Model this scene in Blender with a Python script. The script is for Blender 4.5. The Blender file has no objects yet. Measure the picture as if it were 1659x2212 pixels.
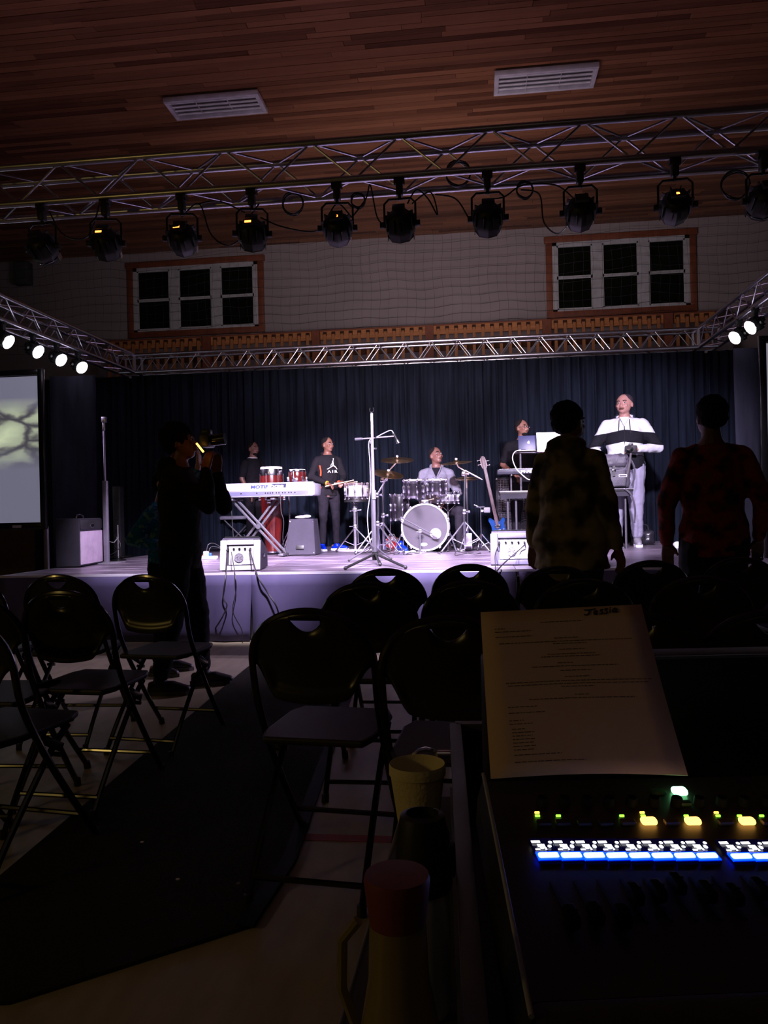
import bpy, bmesh, math, random
from mathutils import Vector, Matrix, noise, Euler
random.seed(7)
R = math.radians
sc = bpy.context.scene
COL = sc.collection
# ---------------------------------------------------------------- camera
FPX = 1659.0; W, H = 1659, 2212
YAW = R(6.7)
CAMZ = 1.12
cam_m = Matrix.Translation((0, 0, CAMZ)) @ Matrix.Rotation(YAW, 4, 'Z') @ Matrix.Rotation(R(90) - 3/FPX, 4, 'X') @ Matrix.Rotation(-0.022, 4, 'Z')
cd = bpy.data.cameras.new('camera'); cd.sensor_fit = 'HORIZONTAL'; cd.sensor_width = 36; cd.lens = 36*FPX/W
cd.clip_start = 0.05; cd.clip_end = 100
cam = bpy.data.objects.new('camera', cd); COL.objects.link(cam); cam.matrix_world = cam_m; sc.camera = cam
# ---------------------------------------------------------------- world, exposure
wd = bpy.data.worlds.new('world'); sc.world = wd; wd.use_nodes = True
wd.node_tree.nodes['Background'].inputs[0].default_value = (0.02, 0.03, 0.05, 1)
wd.node_tree.nodes['Background'].inputs[1].default_value = 0.05
sc.view_settings.view_transform = 'Standard'; sc.view_settings.look = 'None'
sc.view_settings.gamma = 1; sc.view_settings.use_curve_mapping = False
sc.view_settings.exposure = 0.0

def at(px, py, Y):
    """world point where the sight line of a photo pixel meets the plane at depth Y"""
    d = cam_m.to_3x3() @ Vector(((px-W/2)/FPX, -(py-H/2)/FPX, -1)); c = cam_m.translation
    return c + d*((Y-c.y)/d.y)
def gp(px, py, z=0.0):
    d = cam_m.to_3x3() @ Vector(((px-W/2)/FPX, -(py-H/2)/FPX, -1)); c = cam_m.translation
    return c + d*((z-c.z)/d.z)
def near(px, py, D):
    """point at distance D along the optical axis"""
    return cam_m @ Vector(((px-W/2)/FPX*D, -(py-H/2)/FPX*D, -D))

# ---------------------------------------------------------------- light helpers and added area fills
def area(name, loc, target, size, power, color, shape='SQUARE', sy=None, spread=None):
    l = bpy.data.lights.new(name, 'AREA'); l.energy = power; l.color = color; l.size = size
    if sy: l.shape = 'RECTANGLE'; l.size_y = sy
    if spread: l.spread = spread
    o = bpy.data.objects.new(name, l); COL.objects.link(o); o.location = loc
    o.rotation_euler = (Vector(target)-Vector(loc)).to_track_quat('-Z', 'Y').to_euler(); return o
def spot(name, loc, target, power, color, angle=40, blend=.6, rad=.05):
    l = bpy.data.lights.new(name, 'SPOT'); l.energy = power; l.color = color; l.spot_size = R(angle); l.spot_blend = blend; l.shadow_soft_size = rad
    o = bpy.data.objects.new(name, l); COL.objects.link(o); o.location = loc
    o.rotation_euler = (Vector(target)-Vector(loc)).to_track_quat('-Z', 'Y').to_euler(); return o
# added warm area light behind left of the desk, plus added bounce fills
area('warm_rear_fill', (-5.2, -1.6, 2.5), (-.3, 2.2, .1), .4, 13, (1.0, .66, .17))
area('hall_bounce_fill', (-1.0, 9.0, 1.9), (0, 12.5, 6.95), 4.0, 15, (1.0, .60, .58), sy=2.5)  # added fill imitating bounce onto the ceiling
area('wall_bounce_fill', (-.6, 8.4, 3.0), (-.3, 16.4, 5.2), 2.5, 62, (1.0, .80, .86), sy=.6, spread=R(110))  # added fill standing in for stage bounce on the back wall
area('overhead_fill', (0, -1.5, 5.9), (0, 2.5, 0), 3.0, 2.0, (.9, .75, .55))  # added weak fill from above, no fitting there

# ---------------------------------------------------------------- materials
MATS = {}
def mat(name, col, rough=.6, metal=0, var=.12, scale=8, bump=0, bscale=60, emit=None, estr=0, alpha=None, trans=0, coat=0, spec=None):
    if name in MATS: return MATS[name]
    m = bpy.data.materials.new(name); m.use_nodes = True; nt = m.node_tree; b = nt.nodes['Principled BSDF']
    c = (*col, 1)
    b.inputs['Roughness'].default_value = rough; b.inputs['Metallic'].default_value = metal
    if spec is None and rough >= .65: spec = .12
    if spec is not None: b.inputs['Specular IOR Level'].default_value = spec
    if coat: b.inputs['Coat Weight'].default_value = coat
    if trans: b.inputs['Transmission Weight'].default_value = trans
    tc = nt.nodes.new('ShaderNodeTexCoord')
    if var:
        n = nt.nodes.new('ShaderNodeTexNoise'); n.inputs['Scale'].default_value = scale; n.inputs['Detail'].default_value = 3
        nt.links.new(tc.outputs['Object'], n.inputs['Vector'])
        r = nt.nodes.new('ShaderNodeValToRGB'); r.color_ramp.elements[0].position = .3; r.color_ramp.elements[1].position = .7
        r.color_ramp.elements[0].color = tuple(x*(1-var) for x in col)+(1,); r.color_ramp.elements[1].color = tuple(min(1, x*(1+var)) for x in col)+(1,)
        nt.links.new(n.outputs['Fac'], r.inputs['Fac']); nt.links.new(r.outputs['Color'], b.inputs['Base Color'])
    else: b.inputs['Base Color'].default_value = c
    if bump:
        n2 = nt.nodes.new('ShaderNodeTexNoise'); n2.inputs['Scale'].default_value = bscale; nt.links.new(tc.outputs['Object'], n2.inputs['Vector'])
        bp = nt.nodes.new('ShaderNodeBump'); bp.inputs['Strength'].default_value = bump; bp.inputs['Distance'].default_value = .01
        nt.links.new(n2.outputs['Fac'], bp.inputs['Height']); nt.links.new(bp.outputs['Normal'], b.inputs['Normal'])
    if emit:
        b.inputs['Emission Color'].default_value = (*emit, 1); b.inputs['Emission Strength'].default_value = estr
    MATS[name] = m; return m
def ramp_mat(name, stops, scale=5, rough=.8, detail=4, stretch=(1, 1, 1), tex='noise', bump=0):
    if name in MATS: return MATS[name]
    m = bpy.data.materials.new(name); m.use_nodes = True; nt = m.node_tree; b = nt.nodes['Principled BSDF']; b.inputs['Roughness'].default_value = rough; b.inputs['Specular IOR Level'].default_value = .12 if rough >= .75 else .5
    tc = nt.nodes.new('ShaderNodeTexCoord'); mp = nt.nodes.new('ShaderNodeMapping'); mp.inputs['Scale'].default_value = stretch
    nt.links.new(tc.outputs['Object'], mp.inputs['Vector'])
    n = nt.nodes.new('ShaderNodeTexNoise'); n.inputs['Scale'].default_value = scale; n.inputs['Detail'].default_value = detail
    nt.links.new(mp.outputs['Vector'], n.inputs['Vector'])
    r = nt.nodes.new('ShaderNodeValToRGB'); e = r.color_ramp.elements
    e[0].position = stops[0][0]; e[0].color = (*stops[0][1], 1); e[1].position = stops[-1][0]; e[1].color = (*stops[-1][1], 1)
    for p, c in stops[1:-1]:
        x = e.new(p); x.color = (*c, 1)
    nt.links.new(n.outputs['Fac'], r.inputs['Fac']); nt.links.new(r.outputs['Color'], b.inputs['Base Color'])
    if bump:
        bp = nt.nodes.new('ShaderNodeBump'); bp.inputs['Strength'].default_value = bump; bp.inputs['Distance'].default_value = .01
        nt.links.new(n.outputs['Fac'], bp.inputs['Height']); nt.links.new(bp.outputs['Normal'], b.inputs['Normal'])
    MATS[name] = m; return m
def plank_mat(name, dark, light, rough=.45):
    m = bpy.data.materials.new(name); m.use_nodes = True; nt = m.node_tree; b = nt.nodes['Principled BSDF']; b.inputs['Roughness'].default_value = rough
    oi = nt.nodes.new('ShaderNodeObjectInfo'); ge = nt.nodes.new('ShaderNodeNewGeometry')
    ad = nt.nodes.new('ShaderNodeMath'); ad.operation = 'ADD'; nt.links.new(oi.outputs['Random'], ad.inputs[0]); nt.links.new(ge.outputs['Random Per Island'], ad.inputs[1])
    fr = nt.nodes.new('ShaderNodeMath'); fr.operation = 'FRACT'; nt.links.new(ad.outputs[0], fr.inputs[0])
    tc = nt.nodes.new('ShaderNodeTexCoord'); mp = nt.nodes.new('ShaderNodeMapping'); mp.inputs['Scale'].default_value = (.5, 14, 14)
    nt.links.new(ge.outputs['Position'], mp.inputs['Vector'])
    n = nt.nodes.new('ShaderNodeTexNoise'); n.inputs['Scale'].default_value = 3; n.inputs['Detail'].default_value = 4; nt.links.new(mp.outputs['Vector'], n.inputs['Vector'])
    mx = nt.nodes.new('ShaderNodeMath'); mx.operation = 'MULTIPLY_ADD'; nt.links.new(n.outputs['Fac'], mx.inputs[0]); mx.inputs[1].default_value = .5
    s2 = nt.nodes.new('ShaderNodeMath'); s2.operation = 'MULTIPLY'; s2.inputs[1].default_value = .6; nt.links.new(fr.outputs[0], s2.inputs[0]); nt.links.new(s2.outputs[0], mx.inputs[2])
    r = nt.nodes.new('ShaderNodeValToRGB'); r.color_ramp.elements[0].position = .2; r.color_ramp.elements[1].position = .95
    r.color_ramp.elements[0].color = (*dark, 1); r.color_ramp.elements[1].color = (*light, 1)
    nt.links.new(mx.outputs[0], r.inputs['Fac']); nt.links.new(r.outputs['Color'], b.inputs['Base Color'])
    return m

M_black = mat('black_enamel', (.008, .008, .008), .22, coat=.3)
M_blackplastic = mat('black_plastic', (.012, .012, .013), .45)
M_matte = mat('matte_black', (.01, .01, .01), .8)
M_alu = mat('aluminium', (.62, .62, .66), .3, 1)
M_chrome = mat('chrome', (.80, .78, .88), .16, 1, var=0)
M_cord = mat('black_rubber_cord', (.012, .011, .012), .5)
M_white = mat('white_plastic', (.62, .61, .64), .5)
M_vinyl = mat('white_vinyl', (.5, .52, .55), .5)
M_grey = mat('grey_paint', (.16, .15, .17), .6)
M_glassdark = mat('night_glass', (.004, .008, .005), .08, spec=.3, var=.5, scale=2)
M_plank = plank_mat('ceiling_plank_wood', (.085, .030, .016), (.36, .155, .078))
M_pine = mat('pine_board', (.52, .21, .07), .6, var=.25, scale=6)
M_trimred = mat('red_brown_trim', (.22, .065, .03), .6, var=.2)
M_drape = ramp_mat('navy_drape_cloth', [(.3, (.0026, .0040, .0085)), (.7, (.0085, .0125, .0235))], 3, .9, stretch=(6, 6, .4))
M_wall = mat('painted_wall_off_white', (.36, .32, .33), .9, var=.06, scale=1.2, bump=.1)
M_paper = ramp_mat('cream_paper', [(.3, (.60, .43, .30)), (.7, (.66, .48, .34))], 3, .8)
M_ink = mat('grey_ink', (.16, .11, .09), .8, var=0)
M_marker = mat('black_marker_ink', (.01, .01, .01), .6, var=0)
M_foam = mat('cream_foam', (.74, .66, .42), .75, var=.05, bump=.2, bscale=200)

# ---------------------------------------------------------------- mesh builder
class MB:
    def __init__(s): s.v = []; s.f = []
    def add(s, vs, fs, m=None):
        o = len(s.v)
        s.v += [tuple(m @ Vector(v)) if m else tuple(v) for v in vs]; s.f += [tuple(i+o for i in f) for f in fs]; return s
    def box(s, c, d, rot=None, bev=0):
        m = Matrix.Translation(c) @ (rot.to_4x4() if rot else Matrix())
        if bev:
            bm = bmesh.new(); bmesh.ops.create_cube(bm, size=1, matrix=Matrix.Diagonal((*d, 1)))
            bmesh.ops.bevel(bm, geom=bm.edges[:], offset=min(bev, min(d)*.45), segments=2, affect='EDGES', profile=.5)
            bm.verts.index_update(); s.add([v.co.copy() for v in bm.verts], [[v.index for v in f.verts] for f in bm.faces], m); bm.free(); return s
        x, y, z = d[0]/2, d[1]/2, d[2]/2
        return s.add([(-x, -y, -z), (x, -y, -z), (x, y, -z), (-x, y, -z), (-x, -y, z), (x, -y, z), (x, y, z), (-x, y, z)],
                     [(0, 3, 2, 1), (4, 5, 6, 7), (0, 1, 5, 4), (1, 2, 6, 5), (2, 3, 7, 6), (3, 0, 4, 7)], m)
    def cyl(s, a, b, r0, r1=None, n=12):
        a = Vector(a); b = Vector(b); r1 = r0 if r1 is None else r1
        q = (b-a).to_track_quat('Z', 'Y').to_matrix(); L = (b-a).length
        vs = []
        for r, z in ((r0, 0), (r1, L)):
            vs += [a + q @ Vector((r*math.cos(2*math.pi*i/n), r*math.sin(2*math.pi*i/n), z)) for i in range(n)]
        fs = [(i, (i+1) % n, n+(i+1) % n, n+i) for i in range(n)] + [tuple(range(n))[::-1], tuple(range(n, 2*n))]
        return s.add(vs, fs)
    def sph(s, c, r, sx=1, sy=1, sz=1, n=14, k=9, rot=None):
        vs = [(0, 0, r*sz)]; 
        for j in range(1, k):
            t = math.pi*j/k
            vs += [(r*sx*math.sin(t)*math.cos(2*math.pi*i/n), r*sy*math.sin(t)*math.sin(2*math.pi*i/n), r*sz*math.cos(t)) for i in range(n)]
        vs.append((0, 0, -r*sz)); fs = [(0, 1+i, 1+(i+1) % n) for i in range(n)]
        for j in range(k-2):
            a = 1+j*n; fs += [(a+i, a+n+i, a+n+(i+1) % n, a+(i+1) % n) for i in range(n)]
        a = 1+(k-2)*n; e = len(vs)-1; fs += [(a+i, e, a+(i+1) % n) for i in range(n)]
        return s.add(vs, fs, Matrix.Translation(c) @ (rot.to_4x4() if rot else Matrix()))
    def lathe(s, prof, m=None, n=24, close=True):
        vs = []; 
        for r, z in prof: vs += [(max(r, .0002)*math.cos(2*math.pi*i/n), max(r, .0002)*math.sin(2*math.pi*i/n), z) for i in range(n)]
        fs = []
        for j in range(len(prof)-1): fs += [(j*n+i, j*n+(i+1) % n, (j+1)*n+(i+1) % n, (j+1)*n+i) for i in range(n)]
        if close: fs += [tuple(range(n))[::-1], tuple(range((len(prof)-1)*n, len(prof)*n))]
        return s.add(vs, fs, m)
    def tube(s, pts, r, n=6, closed=False):
        pts = [Vector(p) for p in pts]; N = len(pts); vs = []; up = Vector((0, 0, 1)); prev = None
        for i, p in enumerate(pts):
            if closed: t = pts[(i+1) % N]-pts[i-1]
            else: t = pts[min(i+1, N-1)]-pts[max(i-1, 0)]
            t.normalize()
            if prev is None:
                a = t.cross(up) if abs(t.z) < .95 else t.cross(Vector((1, 0, 0)))
            else: a = prev - t*prev.dot(t)
            if a.length < 1e-6: a = t.orthogonal()
            a.normalize(); prev = a; b = t.cross(a); rr = r[i] if isinstance(r, (list, tuple)) else r
            vs += [p+a*(rr*math.cos(2*math.pi*k/n))+b*(rr*math.sin(2*math.pi*k/n)) for k in range(n)]
        fs = []
        for i in range(N if closed else N-1):
            j = (i+1) % N; fs += [(i*n+k, i*n+(k+1) % n, j*n+(k+1) % n, j*n+k) for k in range(n)]
        if not closed: fs += [tuple(range(n))[::-1], tuple(range((N-1)*n, N*n))]
        return s.add(vs, fs)
    def prism(s, outline, t, m=None):
        n = len(outline)
        vs = [(x, y, 0) for x, y in outline]+[(x, y, t) for x, y in outline]
        return s.add(vs, [tuple(range(n))[::-1], tuple(range(n, 2*n))]+[(i, (i+1) % n, n+(i+1) % n, n+i) for i in range(n)], m)
    def mesh(s, name, smooth=True, ang=38):
        me = bpy.data.meshes.new(name); me.from_pydata(s.v, [], s.f); me.update()
        bm = bmesh.new(); bm.from_mesh(me); bmesh.ops.recalc_face_normals(bm, faces=bm.faces); bm.to_mesh(me); bm.free()
        if smooth: me.shade_smooth(); me.set_sharp_from_angle(angle=R(ang))
        return me
    def build(s, name, m, parent=None, loc=None, **kw):
        return obj(name, s.mesh(name, **kw), m, parent, loc)
def obj(name, me, m, parent=None, loc=None):
    o = bpy.data.objects.new(name, me); COL.objects.link(o)
    if m is not None:
        if len(me.materials) == 0: me.materials.append(m)
    if parent: o.parent = parent
    if loc is not None: o.location = loc
    return o
def tag(o, label=None, cat=None, group=None, kind=None):
    if label: o['label'] = label
    if cat: o['category'] = cat
    if group: o['group'] = group
    if kind: o['kind'] = kind
    return o
def thing(name, label, cat, loc=(0, 0, 0), rz=0, group=None):
    o = bpy.data.objects.new(name, None); COL.objects.link(o); o.location = loc; o.rotation_euler = (0, 0, rz); o.empty_display_size = .1
    return tag(o, label, cat, group)
def copy_tree(o, parent=None):
    c = o.copy(); COL.objects.link(c); c.parent = parent
    for ch in list(o.children): copy_tree(ch, c)
    return c
UNIT = {}
def rod(name, a, b, r, m, parent, n=10):
    """a round bar, all of them share one unit mesh per material"""
    key = (m.name, n)
    if key not in UNIT: UNIT[key] = MB().cyl((0, 0, 0), (0, 0, 1), 1, n=n).mesh('rod')
    a = Vector(a); b = Vector(b); o = obj(name, UNIT[key], m, parent)
    q = (b-a).to_track_quat('Z', 'Y'); o.location = a; o.rotation_euler = q.to_euler(); o.scale = (r, r, (b-a).length); 
    if not o.data.materials: o.data.materials.append(m)
    return o
def ubox(name, c, d, m, parent=None, rz=0):
    key = (m.name, 'box')
    if key not in UNIT: UNIT[key] = MB().box((0, 0, 0), (1, 1, 1)).mesh('box', smooth=False); UNIT[key].materials.append(m)
    o = obj(name, UNIT[key], m, parent); o.location = c; o.scale = d; o.rotation_euler = (0, 0, rz); return o
def smoothpath(pts, k=6):
    pts = [Vector(p) for p in pts]; out = []
    for i in range(len(pts)-1):
        p0 = pts[max(i-1, 0)]; p1 = pts[i]; p2 = pts[i+1]; p3 = pts[min(i+2, len(pts)-1)]
        for j in range(k):
            t = j/k; out.append(.5*((2*p1)+(p2-p0)*t+(2*p0-5*p1+4*p2-p3)*t*t+(3*p1-p0-3*p2+p3)*t**3))
    return out+[pts[-1]]
def text(name, s, size, m, parent, mw, ext=.001, bold=0, align='LEFT'):
    cu = bpy.data.curves.new(name, 'FONT'); cu.body = s; cu.size = size; cu.extrude = ext; cu.offset = bold; cu.align_x = align; cu.resolution_u = 3
    o = bpy.data.objects.new(name, cu); COL.objects.link(o)
    bpy.context.view_layer.update()
    me = bpy.data.meshes.new_from_object(o.evaluated_get(bpy.context.evaluated_depsgraph_get())); bpy.data.objects.remove(o)
    me.name = name; me.materials.clear(); me.materials.append(m)
    t = bpy.data.objects.new(name, me); COL.objects.link(t)
    if parent: t.parent = parent
    t.matrix_local = mw; return t
def cable(name, label, pts, r=.006, m=None, group=None, k=6, parent=None):
    b = MB().tube(smoothpath(pts, k), r, 6).build(name, m or M_cord, parent)
    if not parent: tag(b, label, 'cable', group)
    return b
# ================================================================ THE ROOM
ST = .60                       # stage height
YF, YB = 6.55, 11.35           # stage front and back
XL, XR = -4.30, 2.66
WALLY = 16.4; CEILZ = 6.98
M_floor = ramp_mat('pale_gym_floor', [(.3, (.33, .29, .185)), (.7, (.44, .39, .255))], 14, .5, detail=8, stretch=(1, .25, 1))
tag(MB().box((0, 6, -.1), (26, 22, .2)).build('floor', M_floor), kind='structure')
fl = bpy.data.objects['floor']
line = MB().box((0, 0, .001), (1, 1, .002)).build('painted_line', mat('red_court_line', (.36, .05, .03), .6), fl)
a = gp(640, 1808); line.location = (a.x+.6, a.y, 0); line.scale = (2.6, .05, 1)
tag(MB().box((0, WALLY+.1, 3.5), (26, .2, 7.4)).build('wall_back', M_wall), kind='structure')
tag(MB().box((-13.1, 6, 3.5), (.2, 22, 7.4)).build('wall_left', M_wall), kind='structure')
tag(MB().box((13.1, 6, 3.5), (.2, 22, 7.4)).build('wall_right', M_wall), kind='structure')
tag(MB().box((0, -5.1, 3.5), (26, .2, 7.4)).build('wall_front', M_wall), kind='structure')
ceil = tag(MB().box((0, 6, CEILZ+.12), (26, 22, .2)).build('ceiling', mat('ceiling_backing', (.05, .025, .015), .9)), kind='structure')
# ceiling boards, run along X: the nearest in view one by one, the others joined
unit_plank = MB().box((0, 0, 0), (1, 1, 1), bev=0).mesh('plank', smooth=False); unit_plank.materials.append(M_plank)
PW = .105
rest = MB(); cnt = 0; y = 8.1; row = 0
while y < WALLY:
    x = -10.5+random.uniform(-2, 0); xe = 8.5
    while x < xe:
        L = random.choice((1.2, 1.8, 2.4, 3.0, 3.6))*random.uniform(.9, 1.1)
        dz = random.uniform(0, .006)
        c = (x+L/2, y+PW/2, CEILZ+.012-dz)
        halfw = (y*.55+1.5)
        if cnt < 300 and -halfw-1.5 < x+L/2 < halfw-.5:
            o = obj('plank', unit_plank, M_plank, ceil, c); o.scale = (L-.006, PW-.006, .024); cnt += 1
        else: rest.box(c, (L-.006, PW-.006, .024))
        x += L
    y += PW; row += 1
y = -5
while y < 8.1:
    for x in (-8, -4, 0, 4, 8): rest.box((x+random.uniform(-.5,.5)*0, y+.2, CEILZ+.012), (3.99, .39, .024))
    y += .4
tag(rest.build('plank', M_plank, ceil, smooth=False), kind='stuff')
# ceiling troffers
M_louver = mat('louver_white_metal', (.62, .60, .68), .4)
def fixture(px, py, label):
    c = gp(px, py, CEILZ-.1)
    t = thing('ceiling_light', label, 'ceiling light', (c.x, c.y, CEILZ), 0, 'ceiling lights')
    Lx, Ly = 1.36, .52
    MB().box((0, 0, -.02), (Lx-.08, Ly-.06, .04)).build('housing', M_grey, t)
    f = MB()
    for s in (-1, 1): f.box((0, s*(Ly/2-.02), -.075), (Lx, .04, .07), bev=.006).box((s*(Lx/2-.03), 0, -.075), (.06, Ly-.08, .07), bev=.006)
    f.build('frame', M_louver, t)
    MB().box((0, 0, -.045), (Lx-.12, Ly-.08, .008)).build('reflector', mat('reflector_grey', (.25, .24, .29), .3, .3), t)
    for k in range(4):
        yy = -.15+.1*k
        MB().cyl((-Lx/2+.06, yy, -.075), (Lx/2-.06, yy, -.075), .015, n=10).build('tube', mat('unlit_lamp_tube', (.7, .7, .74), .2), t)
    for k in range(2): MB().box((-.02+.45*(k*2-1)*.5, 0, -.088), (.006, Ly-.08, .02)).build('crossbar', M_louver, t)
    return t
fixture(467, 232, 'unlit white ceiling light on the left, above the striped wooden boards')
fixture(1177, 176, 'unlit white ceiling light on the right, above the striped wooden boards')
# windows
def window(n, x0, y0, x1, y1):
    A = at(x0, y0, WALLY-.03); B = at(x1, y1, WALLY-.03); w = B.x-A.x; h = A.z-B.z; cx = (A.x+B.x)/2; cz = (A.z+B.z)/2
    root = bpy.data.objects.new('window_%d' % n, None); COL.objects.link(root); root.location = (cx, WALLY, cz); root['kind'] = 'structure'
    t = .13; c = MB()
    c.box((0, -.03, h/2-t/2), (w+.06, .07, t), bev=.006).box((0, -.03, -h/2+t/2), (w, .06, t), bev=.006)
    for s in (-1, 1): c.box((s*(w/2-t/2), -.03, 0), (t, .06, h-2*t), bev=.006)
    c.build('casing', M_trimred, root)
    iw = w-2*t; ih = h-2*t; f = MB()
    f.box((0, -.025, ih/2-.035), (iw, .05, .07)).box((0, -.025, -ih/2+.02), (iw, .05, .04))
    n3 = 3; mull = .20; side = .09; gw = (iw-2*side-2*mull)/3
    xs = []
    f.box((-iw/2+side/2, -.025, 0), (side, .05, ih)).box((iw/2-side/2, -.025, 0), (side, .05, ih))
    for k in range(3):
        xx = -iw/2+side+gw/2+k*(gw+mull); xs.append(xx)
        if k < 2: f.box((xx+gw/2+mull/2, -.028, 0), (mull, .056, ih))
    f.build('window_frame', M_vinyl, root)
    for xx in xs:
        for s in (1, -1):
            sa = MB(); hh = (ih-.11)/2; zc = s*hh/2-.015
            b = .03
            sa.box((xx, -.02-.01*s, zc+hh/2-b/2), (gw, .03, b)).box((xx, -.02-.01*s, zc-hh/2+b/2), (gw, .03, b))
            for q in (-1, 1): sa.box((xx+q*(gw/2-b/2), -.02-.01*s, zc), (b, .03, hh))
            so = sa.build('sash', M_vinyl, root)
            MB().box((xx, -.012, zc), (gw-2*b, .006, hh-2*b)).build('pane', M_glassdark, so)
        for q in (-1, 1): MB().box((xx+q*gw*.25, -.045, -.0), (.05, .02, .03), bev=.004).build('sash_lock', M_vinyl, root)
window(1, 275, 569, 572, 717)
window(2, 1178, 513, 1506, 672)
# trim and wood panelling on the lower part of the back wall
M_panel = mat('brown_wood_panelling', (.20, .11, .06), .6, var=.3, scale=3)
wp = MB().box((0, WALLY-.02, 2.1), (26, .04, 4.3)).build('trim_1', M_panel); tag(wp, kind='structure')
# small wall speaker
c = at(50, 592, WALLY-.12)
t = thing('wall_speaker', 'small grey loudspeaker box high on the back wall left of the window', 'speaker', c)
MB().box((0, 0, 0), (.36, .2, .50), bev=.02).build('cabinet', mat('speaker_grey', (.10, .11, .11), .7), t)
MB().box((0, -.105, 0), (.31, .012, .44), bev=.004).build('grille', mat('speaker_grille_grey', (.13, .14, .135), .8, bump=.6, bscale=300), t)
MB().cyl((0, .1, 0), (0, .13, 0), .03).build('bracket', M_black, t)
# balcony rail between the windows and the rear truss
RY = 15.3
def zat(px, py, Y): return at(px, py, Y).z
zt = zat(860, 708, RY)
rt = thing('balcony_railing', 'orange brown wooden balcony railing with upright balusters under the windows', 'railing', (0, RY, zt))
x0 = at(232, 745, RY).x; x1 = at(1545, 680, RY).x; 
x = x0
while x < x1-.01:
    L = min(2.05, x1-x); ubox('top_board', (x+L/2, .02, -.085), (L-.008, .04, .17), M_pine, rt); ubox('lower_board', (x+L/2, .35, -.36), (L-.008, .04, .13), mat('dark_board', (.11, .05, .03), .8), rt); x += L
ubox('handrail', ((x0+x1)/2, .03, .012), (x1-x0, .09, .024), M_trimred, rt)
ubox('lower_rail', ((x0+x1)/2, .03, -.80), (x1-x0, .06, .10), mat('dark_board', (.11, .05, .03), .8), rt)
k = 0; x = x0+.05; M_post = mat('pine_baluster', (.46, .19, .07), .6, var=.2)
while x < x1:
    if k % 13 == 12: ubox('post', (x, -.03, -.45), (.16, .09, .9), M_trimred, rt)
    else:
        b = ubox('baluster', (x, -.025, -.47), (.058, .035, .80), M_post, rt)
        ubox('bolt_block', (x, -.015, -.055), (.075, .03, .075), mat('dark_block', (.07, .03, .02), .8), rt)
    x += .176; k += 1
fb = MB().box(((x0+x1)/2, RY+.55, zt-1.0), (x1-x0+1, 1.1, .12)).build('trim_2', M_panel); tag(fb, kind='structure')
wl = MB().box((0, RY+.6, zt-.62), (x1-x0+1, .05, .66)).build('trim_3', mat('grey_lower_wall', (.26, .24, .28), .9)); wl.location.x = (x0+x1)/2; tag(wl, kind='structure')
# safety net
nb = MB(); ny = WALLY-.35; step = .19; i = 0
nx0, nx1 = -11, 9
z0n = zt+.02
def netp(x, z): return (x+.02*math.sin(z*5+x), ny+.06*math.sin(x*1.7+z)+.03*math.sin(x*5), z+.03*math.sin(x*2.1)+.015*math.sin(x*6.3+z*3))
x = nx0
while x <= nx1:
    nb.tube([netp(x, z0n+.28*j) for j in range(9)], .0022, 3); x += step
z = z0n
while z < CEILZ-.05:
    nb.tube([netp(nx0+.2*j, z) for j in range(int((nx1-nx0)/.2)+1)], .0036, 3); z += step
tag(nb.build('safety_net', mat('dark_net_cord', (.07, .06, .07), .9), smooth=False), 'dark square-mesh safety net hanging in front of the pale back wall', 'net')

# ================================================================ STAGE
M_deck = ramp_mat('scuffed_highlit_stage_deck', [(.25, (.055, .042, .058)), (.52, (.12, .095, .125)), (.75, (.40, .34, .41))], 4, .34, detail=8, stretch=(1, 2.2, 1), bump=.25)  # scuffs, with the pale stop raised to paint in stage highlights
stg = thing('stage', 'low stage platform with scuffed dark deck with painted-in highlights and navy skirt behind the chairs', 'stage', ((XL+XR)/2, YF, 0))
cx = (XL+XR)/2; w = XR-XL; dpt = YB-YF
nxp = 3; nyp = 4
for i in range(nxp):
    for j in range(nyp):
        ubox('deck_panel', (-w/2+(i+.5)*w/nxp, (j+.5)*dpt/nyp, ST-.03), (w/nxp-.006, dpt/nyp-.006, .06), M_deck, stg)
ubox('edge_trim', (0, -.008, ST-.006), (w, .016, .020), mat('pale_edge_trim', (.75, .72, .80), .5, .2), stg)
ubox('side_trim', (-w/2-.008, dpt/2, ST-.008), (.016, dpt, .018), M_alu, stg); ubox('side_trim', (w/2+.008, dpt/2, ST-.008), (.016, dpt, .018), M_alu, stg)
for i in range(nxp+1):
    for j in range(nyp+1):
        rod('leg', (-w/2+.05+(w-.1)*i/nxp, .05+(dpt-.1)*j/nyp, 0), (-w/2+.05+(w-.1)*i/nxp, .05+(dpt-.1)*j/nyp, ST-.06), .025, M_alu, stg)
M_skirt = ramp_mat('navy_skirt_cloth', [(.3, (.072, .062, .125)), (.7, (.10, .085, .165))], 3, .85, stretch=(1, 1, .6))
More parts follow.
